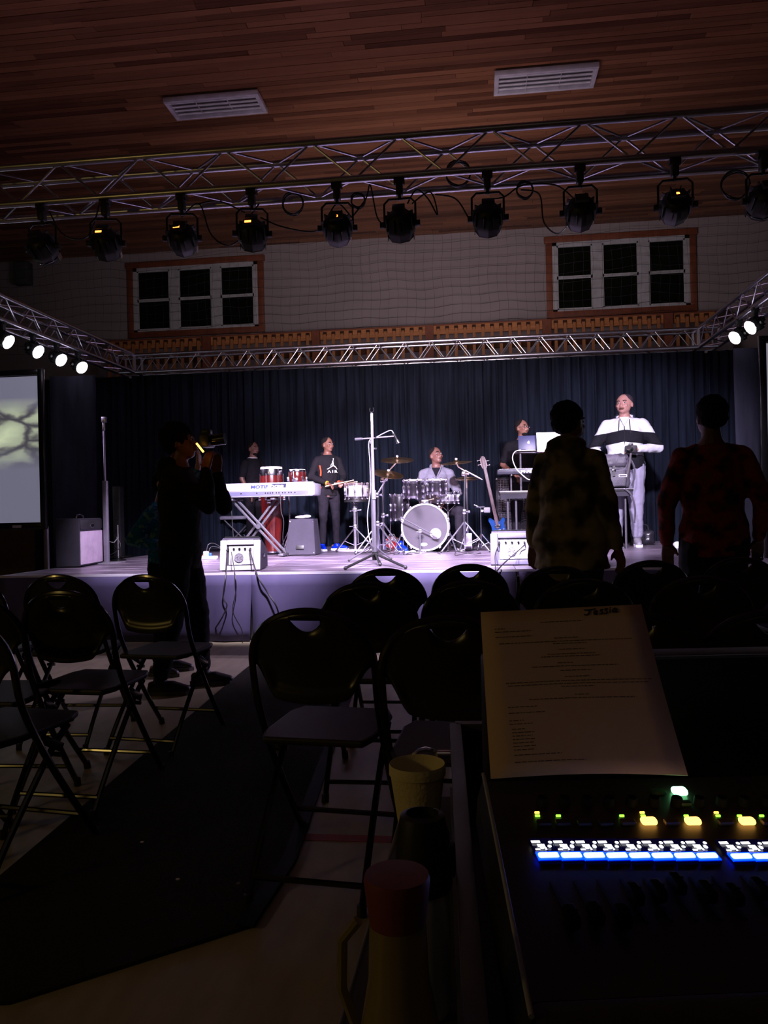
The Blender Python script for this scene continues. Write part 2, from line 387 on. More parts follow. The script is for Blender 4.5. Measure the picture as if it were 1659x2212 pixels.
def drape(name, x0, x1, y, z0, z1, m, parent=None, pleat=.11, amp=.03, seed=0, dirv=(1, 0), nz=4, th=.0):
    """pleated cloth as one strip; a slow and a fast wave set the folds"""
    L = abs(x1-x0); n = max(8, int(L/pleat*10)); vs = []; fs = []
    rnd = random.Random(seed); ph = [rnd.uniform(0, 6.28) for _ in range(5)]
    for j in range(nz+1):
        f = j/nz; z = z0+(z1-z0)*f
        for i in range(n+1):
            u = i/n*L; q = 2*math.pi*u/pleat
            a = amp*(1-.35*f)
            o = a*(.45+.5*math.sin(u*1.9+ph[1])**2)*(.75*math.sin(q+2.6*math.sin(u*2.1+ph[0])+1.2*math.sin(u*5.3+ph[2])+.5*math.sin(f*3+ph[4]))+.5*math.sin(q*.37+ph[1]+f*.6)+.25*math.sin(q*2.3+ph[2]))
            vs.append((x0+u*(1 if x1 > x0 else -1)+.012*math.sin(q*.7+f*3+ph[3]), y+o, z))
    for j in range(nz):
        for i in range(n): p = j*(n+1)+i; fs.append((p, p+1, p+n+2, p+n+1))
    me = bpy.data.meshes.new(name); me.from_pydata(vs, [], fs); me.shade_smooth(); me.materials.append(m)
    o = obj(name, me, m, parent); s = o.modifiers.new('solidify', 'SOLIDIFY'); s.thickness = .004; return o
sk = [XL, -1.95, .35, XR]
for i in range(3): drape('skirt', sk[i]-cx+.004, sk[i+1]-cx-.004, -.045, .01, ST-.015, M_skirt, stg, pleat=.75, amp=.022, seed=i+3, nz=6)
# backdrop drapes hung from the rear truss
S = .265; ZR = (at(830, 741, 11.31).z-S/2)
DY = YB+.12
xs = [-6.9, -5.35, -3.9, -2.45, -1.0, .45, 1.9, 3.35, 4.9]
names = ['far left', 'behind the left keyboard', 'behind the hand drums', 'behind the boy in the black hoodie', 'behind the drum kit', 'behind the blue guitar', 'behind the laptops', 'far right']
lab = ['navy backdrop drape at the far left edge behind the guitar amplifier', 'navy backdrop drape behind the person holding up a camera', 'navy backdrop drape behind the hand drums and keyboard',
       'navy backdrop drape behind the boy in the black hoodie', 'navy backdrop drape directly behind the drummer', 'navy backdrop drape behind the two laptops', 'navy backdrop drape behind the striped hoodie', 'navy backdrop drape at the far right edge of the stage']
ztop = [3.12]*8
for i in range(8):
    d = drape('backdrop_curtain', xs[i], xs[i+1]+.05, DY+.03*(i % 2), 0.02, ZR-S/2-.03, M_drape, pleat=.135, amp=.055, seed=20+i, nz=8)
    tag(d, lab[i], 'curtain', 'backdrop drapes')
# masking drape left, plain, and its upright
d = drape('side_curtain', at(112, 1000, 9.3).x, at(207, 1000, 9.3).x, 9.3, .02, at(160, 812, 9.3).z, ramp_mat('dark_velour', [(.3, (.011, .011, .018)), (.7, (.020, .020, .031))], 4, .95, stretch=(3, 3, .4)), pleat=.5, amp=.03, seed=5)
tag(d, 'smooth dark side drape between the left screen and the backdrop', 'curtain')
d = drape('side_curtain', at(1590, 1000, 9.3).x, at(1643, 1000, 9.3).x, 9.3, .02, at(1610, 752, 9.3).z, MATS['dark_velour'], pleat=.4, amp=.03, seed=6)
tag(d, 'dark side drape next to the right screen', 'curtain')
pb = gp(231, 1217, ST)
t = thing('drape_upright', 'grey upright pole at the left rear of the stage beside the amplifier', 'pole', (pb.x, pb.y, ST))
MB().box((0, 0, .006), (.3, .3, .012), bev=.004).build('base_plate', M_grey, t)
MB().box((0, 0, .46), (.05, .05, .92), bev=.006).build('lower_sleeve', mat('dull_grey_metal', (.22, .21, .25), .5, .5), t)
MB().cyl((0, 0, .9), (0, 0, 1.62), .011).build('pole', mat('dull_grey_metal', (.22, .21, .25), .5, .5), t)
MB().box((.01, -.01, 1.60), (.05, .04, .06), bev=.004).box((0, 0, 1.53), (.026, .026, .1), bev=.004).build('bracket', M_alu, t)
# tall column speaker beside it
c = gp(216, 1212, ST)
t = thing('column_speaker', 'slim black column loudspeaker standing beside the grey pole', 'speaker', (c.x-.12, c.y+.75, ST))
MB().box((0, 0, .45), (.10, .12, .9), bev=.01).build('cabinet', M_blackplastic, t)
for k in range(6): MB().cyl((0, -.062, .15+.12*k), (0, -.07, .15+.12*k), .035, n=16).build('driver', M_cord, t)
MB().box((0, 0, .01), (.24, .24, .02), bev=.005).build('base', M_black, t)
# audio aisle mat
M_mat = ramp_mat('dark_carpet_runner', [(.3, (.019, .020, .013)), (.7, (.034, .035, .024))], 160, .95, bump=.5)
A = gp(478, 1492); B = gp(700, 1478); C = gp(528, 2010); D = gp(20, 2172); E = gp(-330, 2185)
out = [(A.x, A.y), (gp(540, 1440).x, gp(540, 1440).y), (gp(775, 1440).x, gp(775, 1440).y), (gp(690, 1682).x, gp(690, 1682).y), (gp(623, 1868).x, gp(623, 1868).y), (C.x, C.y), (D.x, D.y), (E.x, E.y), (gp(-120, 2000).x, gp(-120, 2000).y)]
rn = MB().prism([(x-A.x, y-A.y) for x, y in out], .010).build('carpet_runner', M_mat, loc=(A.x, A.y, .001))
tag(rn, 'dark carpet runner lying in the aisle between the chair blocks', 'rug')
bt = MB()
ed = out[2:6]
for i in range(3):
    p = Vector((*ed[i], 0)); q2 = Vector((*ed[i+1], 0)); dd = (q2-p); mid = (p+q2)/2-Vector((A.x, A.y, 0))
    bt.box((mid.x, mid.y, .012), (dd.length, .05, .006), rot=Matrix.Rotation(math.atan2(dd.y, dd.x), 3, 'Z'))
bt.build('binding', mat('rug_binding', (.012, .012, .016), .7), rn)

# ================================================================ TRUSSES AND LAMPS
M_truss = mat('truss_aluminium', (.50, .50, .56), .32, 1, var=.15, scale=3)
S = .265
def truss(label, a, b, s=S, pitch=.40, mt=None, zig=0):
    """box truss from a to b; a, b are the middle of the section; four chords and zigzag braces, each its own part"""
    mt = mt or M_truss; a = Vector(a); b = Vector(b); L = (b-a).length; ux = (b-a).normalized(); uz = Vector((0, 0, 1)); uy = uz.cross(ux)
    t = thing('truss', label, 'truss', a, 0, 'aluminium box truss')
    h = s/2
    P = lambda u, sy, sz: ux*u+uy*(h*sy)+uz*(h*sz)
    for sy in (-1, 1):
        for sz in (-1, 1): rod('chord', P(0, sy, sz), P(L, sy, sz), .025, mt, t, 12)
    n = int(round(L/pitch)); p = L/n
    faces = [((-1, -1), (-1, 1)), ((1, -1), (1, 1)), ((-1, -1), (1, -1)), ((-1, 1), (1, 1))]
    for fi, (A, B) in enumerate(faces):
        for k in range(n):
            o = p*.5*(fi % 2) if zig else 0
            u0 = k*p+o; um = u0+p/2; u1 = u0+p
            if u1 > L+.01: continue
            rod('brace', P(u0, *A), P(um, *B), .008, mt, t, 8); rod('brace', P(um, *B), P(u1, *A), .008, mt, t, 8)
    for u in (0, L):
        for A, B in faces: rod('end_bar', P(u, *A), P(u, *B), .012, mt, t, 8)
    return t
TZ = 3.60-S/2
cl = at(280, 783, 11.45); crr = at(1525, 718, 11.45)
ZR = (at(830, 741, 11.31).z-S/2)
RL = Vector((cl.x, 11.45, ZR)); RR = Vector((crr.x, 11.45, ZR))
truss('aluminium box truss across the back of the stage above the navy drapes', RL+Vector((S/2+.02, 0, 0)), RR-Vector((S/2+.02, 0, 0)))
FY = 5.28
truss('large front box truss over the audience carrying black stage lamps', Vector((-5.6, FY, ZR+.03)), Vector((4.1, FY, ZR+.03)), pitch=.62, zig=1)
truss('left side box truss running from the back corner towards the audience', RL+Vector((0, -S/2-.02, 0)), Vector((RL.x, FY+.5, ZR)), pitch=.5)
truss('right side box truss running from the back corner towards the audience', RR+Vector((0, -S/2-.02, 0)), Vector((RR.x, FY+.5, ZR)), pitch=.5)
for px, p in ((RL, 'left'), (RR, 'right')):
    t = thing('truss_corner', 'square aluminium corner block joining the trusses at the rear %s' % p, 'truss corner', px)
    for sx in (-1, 1):
        for sy in (-1, 1): rod('corner_bar', (sx*S/2, sy*S/2, -S/2), (sx*S/2, sy*S/2, S/2), .02, M_truss, t)
        for sz in (-1, 1):
            rod('corner_bar', (-S/2, sx*S/2, sz*S/2), (S/2, sx*S/2, sz*S/2), .02, M_truss, t); rod('corner_bar', (sx*S/2, -S/2, sz*S/2), (sx*S/2, S/2, sz*S/2), .02, M_truss, t)
    # upright tower under the corner
    tt = thing('truss_tower', 'thin dark support mast behind the drapes at the rear %s truss corner' % p, 'mast', (px.x, px.y+.42, 0))
    rod('mast', (0, 0, 0), (0, 0, px.z-S/2-.02), .03, M_grey, tt); MB().box((0, 0, .01), (.6, .5, .02), bev=.005).build('base_plate', M_grey, tt)
    rod('head_bar', (0, -.42, px.z-S/2-.045), (0, .02, px.z-S/2-.045), .02, M_grey, tt)
M_lens_on = mat('lit_lamp_lens', (1, 1, 1), .3, emit=(.90, .80, 1.0), estr=14, var=0)
M_lens_off = mat('dark_lamp_lens', (.05, .05, .06), .1)
M_disp = mat('orange_display', (.9, .2, .05), .4, emit=(1, .20, .03), estr=7, var=0)
M_lampbody = mat('black_lamp_housing', (.010, .013, .011), .5)
def lamp(loc, aim, label, lit=False, disp=False, power=0, color=(1, 1, 1), angle=40, group=None, scale=.84, blend=.5, drop=.29):
    """LED par can: clamp on the chord, yoke, round finned can and lens; loc is the point on the chord"""
    t = thing('stage_lamp', label, 'stage lamp', loc, 0, group)
    loc = Vector(loc); d = (Vector(aim)-(loc+Vector((0, 0, -drop)))).normalized()
    hz = math.atan2(d.x, -d.y); rzm = Matrix.Rotation(hz, 4, 'Z')      # local -Y faces the aim
    k = scale
    clamp = MB().box((0, 0, -.045), (.045, .06, .11), bev=.008).cyl((-.035, 0, .0), (.035, 0, .0), .030, n=12).cyl((0, 0, -.09), (0, 0, -.13), .011)
    clamp.build('clamp', M_lampbody, t)
    yoke = MB(); w2 = .125*k; zt = -.12
    yoke.tube([(w2*-1, 0, -drop), (-w2, 0, zt-.03), (-w2+.03, 0, zt), (w2-.03, 0, zt), (w2, 0, zt-.03), (w2, 0, -drop)], .008, 6)
    for s in (-1, 1): yoke.cyl((s*w2, 0, -drop), (s*(w2+.03), 0, -drop), .022, n=10)
    yo = yoke.build('yoke', M_lampbody, t); yo.rotation_euler = (0, 0, hz)
    q = d.to_track_quat('Z', 'Y')
    can = MB(); r = .115*k
    can.lathe([(.03*k, -.10*k), (r*.66, -.098*k), (r*.9, -.075*k), (r*1.0, -.04*k), (r*1.04, .03*k), (r*1.04, .05*k), (r*.86, .10*k), (r*.86, .115*k), (r*.80, .115*k), (r*.80, .085*k)], n=8)
    for i in range(10):
        a = 2*math.pi*i/10; can.box((r*.95*math.cos(a), r*.95*math.sin(a), -.03*k), (.035*k, .006, .10*k), rot=Matrix.Rotation(a, 3, 'Z'))
    can.box((0, -.0, -.14*k), (.10*k, .07*k, .03*k), bev=.006)
    co = can.build('can', M_lampbody, t); co.location = (0, 0, -drop); co.rotation_euler = q.to_euler()
    le = MB()
    if lit or power: le.lathe([(0, .088*k), (r*.72, .088*k), (r*.70, .093*k), (0, .10*k)] if disp or abs(loc.x) < 3.2 else [(0, .088*k), (r*.80, .088*k), (r*1.0, .118*k), (r*.8, .13*k), (0, .135*k)], n=20)
    else: le.lathe([(0, .088*k), (r*.92, .088*k), (r*.90, .093*k), (0, .095*k)], n=20)
    lo = le.build('lens', M_lens_on if (lit or power) else M_lens_off, co)
    for s in (-1, 1):
        fl = MB().box((0, 0, 0), (.05*k, .004, .05*k)).build('frame_clip', M_lampbody if s > 0 else M_alu, co); fl.location = (s*r*.9, 0, .10*k); fl.rotation_euler = (0, 0, R(90))
    if disp:
        dp = MB().box((0, 0, 0), (.044, .006, .014)).build('display', M_disp, co)
        # on the back of the can, facing away from the stage
        back = loc+Vector((0, 0, -drop))-d*.02+Vector((0, -.10*k, .028))
        mw = Matrix.Translation(Vector((back.x, back.y-.02, back.z))-loc) @ Matrix.Rotation(R(-20), 4, 'X')
        dp.parent = t; dp.matrix_local = mw
        hb = MB().box((0, .025, 0), (.07, .05, .04), bev=.004).build('display_housing', M_lampbody, t); hb.matrix_local = mw
    if power:
        pos = loc+Vector((0, 0, -drop))+d*(.16*k)
        spot('stage_lamp_beam', pos, aim, power, color, angle, blend, .08)
    return t
WHT = (.86, .74, 1.0)
ZC = ZR+.03-S/2       # lower chord of the front truss
fr = [(90, False), (227, True), (392, True), (543, True), (727, True), (862, False), (1052, False), (1252, False), (1457, True), (1648, False)]
flab = ['black stage lamp hanging leftmost on the front truss, no display light', 'black stage lamp with tilted orange display, second from the left on the front truss', 'black stage lamp with orange display above the left window',
        'black stage lamp with orange display at the right edge of the left window', 'black stage lamp with orange display next to a coil of cable', 'dark stage lamp without display near the middle of the front truss',
        'dark stage lamp without display right of the middle, cable loop on its right', 'dark stage lamp without display above the right window', 'stage lamp with orange display above the right window', 'dark stage lamp cut by the right picture edge']
aims = [(-2.8, 8.6, .8), (-3.0, 7.6, .7), (-2.6, 8.8, 1.0), (-1.95, 7.3, .7), (-1.3, 9.0, 1.2), (-.4, 7.6, .6), (.1, 8.3, .6), (.9, 8.8, 1.2), (1.8, 9.4, 1.6), (1.9, 8.6, 1.0)]
pw = [0, 1000, 1500, 1300, 3300, 2900, 1600, 900, 2100, 0]
LCH = []
for i, (px, dsp) in enumerate(fr):
    yy = FY+S/2 if i % 2 else FY-S/2
    yy = FY
    c = at(px, 430-.057*px, FY); p = Vector((at(px, 430-.057*px, FY-S/2).x, FY-S/2, ZC-.035)); LCH.append(p)
    lamp(p, aims[i], flab[i], lit=False, disp=dsp, power=pw[i], color=WHT, angle=46, group='lamps on the front truss', blend=.7)
# side lamps, glaring towards the stage
M_gl = None
llab = ['lit lamp at the left picture edge under the left side truss', 'lit lamp second from the left edge under the left side truss', 'lit lamp third from the left edge under the left side truss', 'lit lamp nearest the rear corner under the left side truss']
for i, (px, py) in enumerate(((6, 731), (72, 752), (123, 770), (169, 787))):
    # on the inner lower chord of the left truss
    X = RL.x+S/2-.02; d = cam_m.to_3x3() @ Vector(((px-W/2)/FPX, -(py-H/2)/FPX, -1)); k = X/d.x; zl = CAMZ+d.z*k; zc_ = ZR-S/2-.035; dr_ = max(.16, zc_-zl); p = Vector((X, d.y*k, zc_))
    lamp(p, (-1.2, 8.0, .6), llab[i], power=700, color=(.80, .60, 1.0), angle=50, group='lit lamps on the side trusses', scale=.72, drop=dr_)
rlab = ['lit lamp nearest the rear corner under the right side truss', 'lit lamp at the right picture edge under the right side truss']
for i, (px, py) in enumerate(((1597, 710), (1632, 686))):
    X = RR.x-S/2; d = cam_m.to_3x3() @ Vector(((px-W/2)/FPX, -(py-H/2)/FPX, -1)); k = X/d.x; zl = CAMZ+d.z*k; zc_ = ZR-S/2-.035; dr_ = max(.16, zc_-zl); p = Vector((X, d.y*k, zc_))
    lamp(p, (-.6, 8.0, .6), rlab[i], power=700, color=(.80, .60, 1.0), angle=50, group='lit lamps on the side trusses', scale=.72, drop=dr_)
# cables slung along the front truss
def FP(px, py): return at(px, py, FY+.05)
cb = [((392, 470), (430, 440), (455, 505), (490, 530), (520, 515), (532, 480), (560, 440)), ((563, 470), (610, 490), (680, 500), (706, 470), (730, 440), (760, 470)), ((760, 470), (790, 430), (800, 400), (815, 470), (838, 490)),
      ((880, 440), (900, 410), (925, 430), (945, 465), (930, 415), (890, 440)), ((940, 420), (985, 430), (1015, 475), (1030, 480)), ((1125, 410), (1165, 420), (1175, 480), (1205, 505), (1232, 480)), ((1060, 430), (1090, 425), (1130, 400), (1200, 400), (1240, 430)), ((98, 436), (135, 505), (190, 510), (218, 428)), ((430, 440), (475, 435), (530, 460))]
cl2 = ['black cable looping down between the lamps over the left window', 'black cable swagging left of the lamp with the cable coil', 'thin cable crossing beside the middle lamp', 'cable loop hanging right of the middle lamp', 'cable drooping to the lamp right of the middle', 'deep cable loop hanging against the pale wall at right', 'cable running along the truss above the right lamps', 'cable between the two leftmost lamps', 'short cable over the third lamp from the left']
for pts, l in zip(cb, cl2): cable('truss_cable', l, [FP(*p) for p in pts], .0055, group='cables on the front truss')
for (px, py, rr), l in zip(((632, 440, 23), (773, 433, 15), (1134, 410, 17), (990, 375, 26), (1590, 400, 28)), ('large coil of black cable left of the middle on the front truss', 'small coil of black cable beside the lamp with orange display', 'coil of black cable right of the middle on the front truss', 'loose ring of cable inside the front truss', 'coil of cable at the right end of the front truss')):
    c = FP(px, py); r = rr/312; pts = []
    for i in range(60):
        a = 2*math.pi*i/20; pts.append(c+Vector((r*(1+.1*math.sin(i*.31))*math.cos(a), .012*math.sin(i*.7)+.02*i/60, r*(1+.12*math.sin(i*.17))*math.sin(a))))
    tag(MB().tube(pts, .006, 5).build('cable_coil', M_cord), l, 'cable coil', 'cable coils on the front truss')

# ================================================================ SCREENS
def rock_mat():
    m = bpy.data.materials.new('projected_rock_picture'); m.use_nodes = True; nt = m.node_tree; b = nt.nodes['Principled BSDF']
    tc = nt.nodes.new('ShaderNodeTexCoord'); mp = nt.nodes.new('ShaderNodeMapping'); mp.inputs['Scale'].default_value = (1.6, 1, 3.2); nt.links.new(tc.outputs['Object'], mp.inputs['Vector'])
    nn = nt.nodes.new('ShaderNodeTexNoise'); nn.inputs['Scale'].default_value = 1.6; nn.inputs['Detail'].default_value = 6; nt.links.new(mp.outputs['Vector'], nn.inputs['Vector'])
    mxv = nt.nodes.new('ShaderNodeMix'); mxv.data_type = 'RGBA'; mxv.blend_type = 'LINEAR_LIGHT'; mxv.inputs[0].default_value = .34; nt.links.new(mp.outputs['Vector'], mxv.inputs[6]); nt.links.new(nn.outputs['Color'], mxv.inputs[7])
    n = nt.nodes.new('ShaderNodeTexVoronoi'); n.feature = 'DISTANCE_TO_EDGE'; n.inputs['Scale'].default_value = .95; nt.links.new(mxv.outputs[2], n.inputs['Vector'])
    r = nt.nodes.new('ShaderNodeValToRGB'); e = r.color_ramp.elements; e[0].position = .02; e[0].color = (.05, .05, .06, 1); e[1].position = .42; e[1].color = (.56, .64, .42, 1); x = e.new(.07); x.color = (.14, .15, .13, 1); x = e.new(.13); x.color = (.34, .38, .27, 1)
    nt.links.new(n.outputs['Distance'], r.inputs['Fac'])
    sx = nt.nodes.new('ShaderNodeSeparateXYZ'); nt.links.new(tc.outputs['Object'], sx.inputs[0])
    # picture ends: upper and lower thirds are plain misty grey, only the middle has the rocks
    mr = nt.nodes.new('ShaderNodeMapRange'); mr.inputs[1].default_value = -.25; mr.inputs[2].default_value = .05; nt.links.new(sx.outputs['Z'], mr.inputs[0])
    mr2 = nt.nodes.new('ShaderNodeMapRange'); mr2.inputs[1].default_value = .62; mr2.inputs[2].default_value = .42; nt.links.new(sx.outputs['Z'], mr2.inputs[0])
    mu = nt.nodes.new('ShaderNodeMath'); mu.operation = 'MULTIPLY'; nt.links.new(mr.outputs[0], mu.inputs[0]); nt.links.new(mr2.outputs[0], mu.inputs[1])
    mx = nt.nodes.new('ShaderNodeMix'); mx.data_type = 'RGBA'; nt.links.new(mu.outputs[0], mx.inputs[0]); mx.inputs[6].default_value = (.14, .14, .20, 1); nt.links.new(r.outputs['Color'], mx.inputs[7])
    nt.links.new(mx.outputs[2], b.inputs['Emission Color']); b.inputs['Emission Strength'].default_value = .95; b.inputs['Base Color'].default_value = (.3, .3, .32, 1); b.inputs['Roughness'].default_value = .9
    return m
M_rock = rock_mat()
def screen(label, xe, side, y, ztop, zbot, emat):
    wS = 2.7; t = thing('projection_screen', label, 'screen', (xe+side*wS/2, y, 0))
    h = ztop-zbot; zc = (ztop+zbot)/2
    fr_ = MB()
    for s in (-1, 1): fr_.box((s*(wS/2-.03), 0, zc), (.07, .05, h+.16), bev=.006)
    fr_.box((0, 0, ztop+.045), (wS-.12, .05, .07), bev=.006).box((0, 0, zbot-.045), (wS-.12, .05, .09), bev=.006); fr_.build('frame', M_black, t)
    e = MB().box((0, 0, 0), (wS-.13, .01, h)).build('screen_sheet', emat, t); e.location = (0, 0, zc)
    for s in (-1, 1):
        l = MB().box((s*(wS/2-.03), .04, (zbot-.05)/2+.01), (.05, .04, zbot-.07), bev=.005).box((s*(wS/2-.03), .1, .025), (.07, .75, .05), bev=.006); l.build('leg', mat('dull_grey_metal', (.22, .21, .25), .5, .5), t)
    MB().box((-side*(wS/2-.36), -.028, zbot-.045), (.11, .006, .03)).build('nameplate', mat('nameplate_silver', (.55, .5, .6), .4), t)
    return t
LS = at(91, 972, 8.6); 
screen('projection screen at the left edge with a picture of pale rocks, black frame', at(97, 972, 8.6).x, -1, 8.6, at(85, 812, 8.6).z, at(92, 1128, 8.6).z, M_rock)
m2 = mat('plain_lit_screen', (.3, .3, .33), .9, emit=(.20, .19, .23), estr=1.0, var=0)
screen('projection screen at the right edge, plain pale grey, mostly outside the frame', at(1644, 950, 8.6).x, 1, 8.6, at(1650, 742, 8.6).z, at(1655, 1095, 8.6).z, m2)
# ================================================================ STAGE GEAR
SZ = ST
def G(px, py): return gp(px, py, ST+.001)
M_tolex = mat('charcoal_carpet_covering', (.045, .040, .055), .85, bump=.4, bscale=250)
M_mon = mat('pale_grey_monitor_paint', (.60, .55, .64), .6, var=.06)
M_panelw = mat('light_amp_panel', (.42, .40, .48), .5, var=.05)
M_cab = mat('black_tolex', (.035, .033, .042), .7, bump=.5, bscale=300)
def wedge_monitor(label, px, py, rz, w, h, bodym, facem, col='w'):
    p = G(px, py); t = thing('stage_monitor', label, 'speaker', (p.x, p.y, ST), rz, 'wedge monitors on the stage front')
    prof = [(0, .012), (.055, h), (.10, h+.012), (.40, .17), (.40, .012)]
    b = MB(); vs = [(s*(w/2-(.012 if i in (1, 2) else 0)), y, z) for s in (-1, 1) for i, (y, z) in enumerate(prof)]
    n = len(prof); b.add(vs, [tuple(range(n)), tuple(range(n, 2*n))[::-1]]+[(i, i+n, (i+1) % n+n, (i+1) % n) for i in range(n)])
    b.build('cabinet', bodym, t, smooth=False)
    g = MB(); sl = math.atan2(h+.012-.17, .30); g.box((0, .255, (h+.17)/2+.012), (w-.05, .34, .012), rot=Matrix.Rotation(-sl, 3, 'X'), bev=.004); g.build('grille', M_matte, t)
    tilt = math.atan2(.055, h)
    def face(x, z, o=.0): return Vector((x, .055*z/h-o, z))
    rt = Matrix.Rotation(-tilt, 3, 'X')
    fr_ = MB(); W2 = w*.66; H2 = h*.66; zc = h*.48; bw = .035
    # raised surround around the sunken panel
    for s in (-1, 1): fr_.box(face(s*(w/2-(w-W2)/4), h*.5, .010), ((w-W2)/2-.004, .022, h*.96), rot=rt, bev=.005)
    fr_.box(face(0, h*.5+H2/2+ (h*.96/2-H2/2)/2, .010), (W2, .022, h*.48-H2/2), rot=rt, bev=.005).box(face(0, h*.5-H2/2-(h*.48-H2/2)/2, .010), (W2, .022, h*.48-H2/2), rot=rt, bev=.005)
    fr_.build('back_baffle', facem, t)
    MB().box(face(.008, h*.49, .004), (W2-.02, .008, H2-.02), rot=rt).build('connector_panel', M_panelw, t)
    fan = MB(); c = face(-w*.03, h*.42, .012); m = Matrix.Translation(c) @ Matrix.Rotation(R(90)-tilt, 4, 'X')
    fan.lathe([(0, 0), (.040, 0), (.042, .006), (.036, .006), (.034, .003), (0, .003)], m, 20)
    for i in range(7):
        a = i*math.pi*2/7; fan.cyl(m @ Vector((.01*math.cos(a), .01*math.sin(a), .006)), m @ Vector((.036*math.cos(a+.5), .036*math.sin(a+.5), .006)), .002, n=5)
    fan.build('fan_grille', M_grey, t)
    for i, x in enumerate((-.30, -.16, -.02, .12)): MB().cyl(face(x*w, h*.70, .008), face(x*w, h*.70, .022), .010, n=12).build('socket', M_black, t)
    for x in (-.31, .25): MB().cyl(face(x*w, h*.70, .018), face(x*w, h*.66, .06), .010, .007, n=10).build('plug', M_cord, t)
    for i, (x, z, a, bb) in enumerate(((.19, .45, .075, .05), (.18, .28, .07, .035), (-.25, .5, .02, .07), (-.1, .22, .10, .012), (-.02, .58, .07, .02))): MB().box(face(x*w, z*h, .009), (a, .002, bb), rot=rt).build('printed_plate', M_white, t)
    MB().box((0, .2, .006), (w-.03, .36, .012)).build('feet', M_black, t)
    for s in (-1, 1): MB().box((s*(w/2+.001), .2, .13), (.004, .10, .035), bev=.002).build('side_handle', M_black, t)
    return t, face
t, fc = wedge_monitor('left wedge monitor on the stage edge, pale lilac back panel with three cables', 519, 1233, R(6), .37, .285, M_tolex, M_mon)
mw = t.matrix_basis.copy()
bpy.context.view_layer.update()
def wl_(t, v): return t.matrix_world @ Vector(v)
c1 = [wl_(t, fc(-.31*.37, .285*.62, .05)), at(488, 1242, YF-.06), at(482, 1290, YF-.09), at(490, 1310, YF-.10), at(470, 1350, YF-.10), gp(450, 1376)+Vector((0, -.05, .01)), gp(425, 1384)+Vector((0, -.15, .01))]
cable('stage_cable', 'black cable from the left monitor curving left down the navy skirt', c1, .006, group='cables over the stage skirt')
c1 = [wl_(t, fc(-.2*.37, .285*.62, .05)), at(508, 1243, YF-.06), at(510, 1275, YF-.08), at(503, 1320, YF-.10), at(522, 1360, YF-.09), gp(528, 1388)+Vector((0, -.05, .01))]
cable('stage_cable', 'black cable hanging straight from the middle of the left monitor', c1, .004, group='cables over the stage skirt')
c1 = [wl_(t, fc(.26*.37, .285*.62, .05)), at(556, 1243, YF-.06), at(578, 1280, YF-.08), at(600, 1318, YF-.10), gp(612, 1380)+Vector((0, -.05, .01))]
cable('stage_cable', 'thick black cable slanting right from the left monitor to the floor', c1, .007, group='cables over the stage skirt')
t, fc = wedge_monitor('right wedge monitor on the stage edge, lavender cabinet with two cables', 1109, 1221, R(-4), .41, .295, mat('lavender_monitor_body', (.07, .065, .11), .6), mat('lavender_monitor_paint', (.10, .09, .15), .6))
bpy.context.view_layer.update()
c1 = [wl_(t, fc(.25*.41, .295*.62, .05)), wl_(t, (.03, -.06, .12)), at(1078, 1228, YF-.06), at(1060, 1262, YF-.1), at(1040, 1330, YF-.08), gp(1030, 1375)]
cable('stage_cable', 'black cable falling left from the right monitor over the stage edge', c1, .006, group='cables over the stage skirt')
c1 = [wl_(t, fc(-.31*.41, .295*.62, .05)), wl_(t, (-.16, -.05, .1)), at(1070, 1228, YF-.06), at(1064, 1270, YF-.08), at(1064, 1330, YF-.07), gp(1066, 1375)]
cable('stage_cable', 'thin black cable dropping from the left side of the right monitor', c1, .004, group='cables over the stage skirt')
# tall speaker behind the left monitor (stage wedge stood upright)
p = G(648, 1200); t = thing('floor_speaker', 'charcoal trapezoid floor speaker standing between keyboard and boy in black hoodie', 'speaker', (p.x, p.y, ST), R(-3))
h = .44; wb = .38; wt = .30; b = MB(); vs = []
for z, ww, y0, y1 in ((.01, wb, 0, .30), (h, wt, .10, .30)): vs += [(-ww/2, y0, z), (ww/2, y0, z), (ww/2, y1, z), (-ww/2, y1, z)]
b.add(vs, [(0, 3, 2, 1), (4, 5, 6, 7), (0, 1, 5, 4), (1, 2, 6, 5), (2, 3, 7, 6), (3, 0, 4, 7)]); b.build('cabinet', M_tolex, t, smooth=False)
for s in (-1, 1):
    for z in (.03, h-.03): 
        f = z/h; MB().sph((s*(wb/2*(1-f)+wt/2*f-.012), .1*f-.002, z), .012, n=8, k=5).build('corner_cap', M_chrome, t)
MB().box((0, .004, .10), (.1, .01, .05), rot=Matrix.Rotation(R(-13), 3, 'X'), bev=.003).build('jack_plate', M_blackplastic, t)
cl_ = MB().sph((-.02, .18, h+.022), .07, 1.2, .6, .28, n=12, k=7).sph((.05, .17, h+.03), .04, 1.3, .8, .5).build('cloth', mat('crumpled_white_cloth', (.8, .72, .74), .9), None)
cl_.matrix_world = t.matrix_basis; tag(cl_, 'small crumpled white cloth lying on top of the charcoal floor speaker', 'cloth')
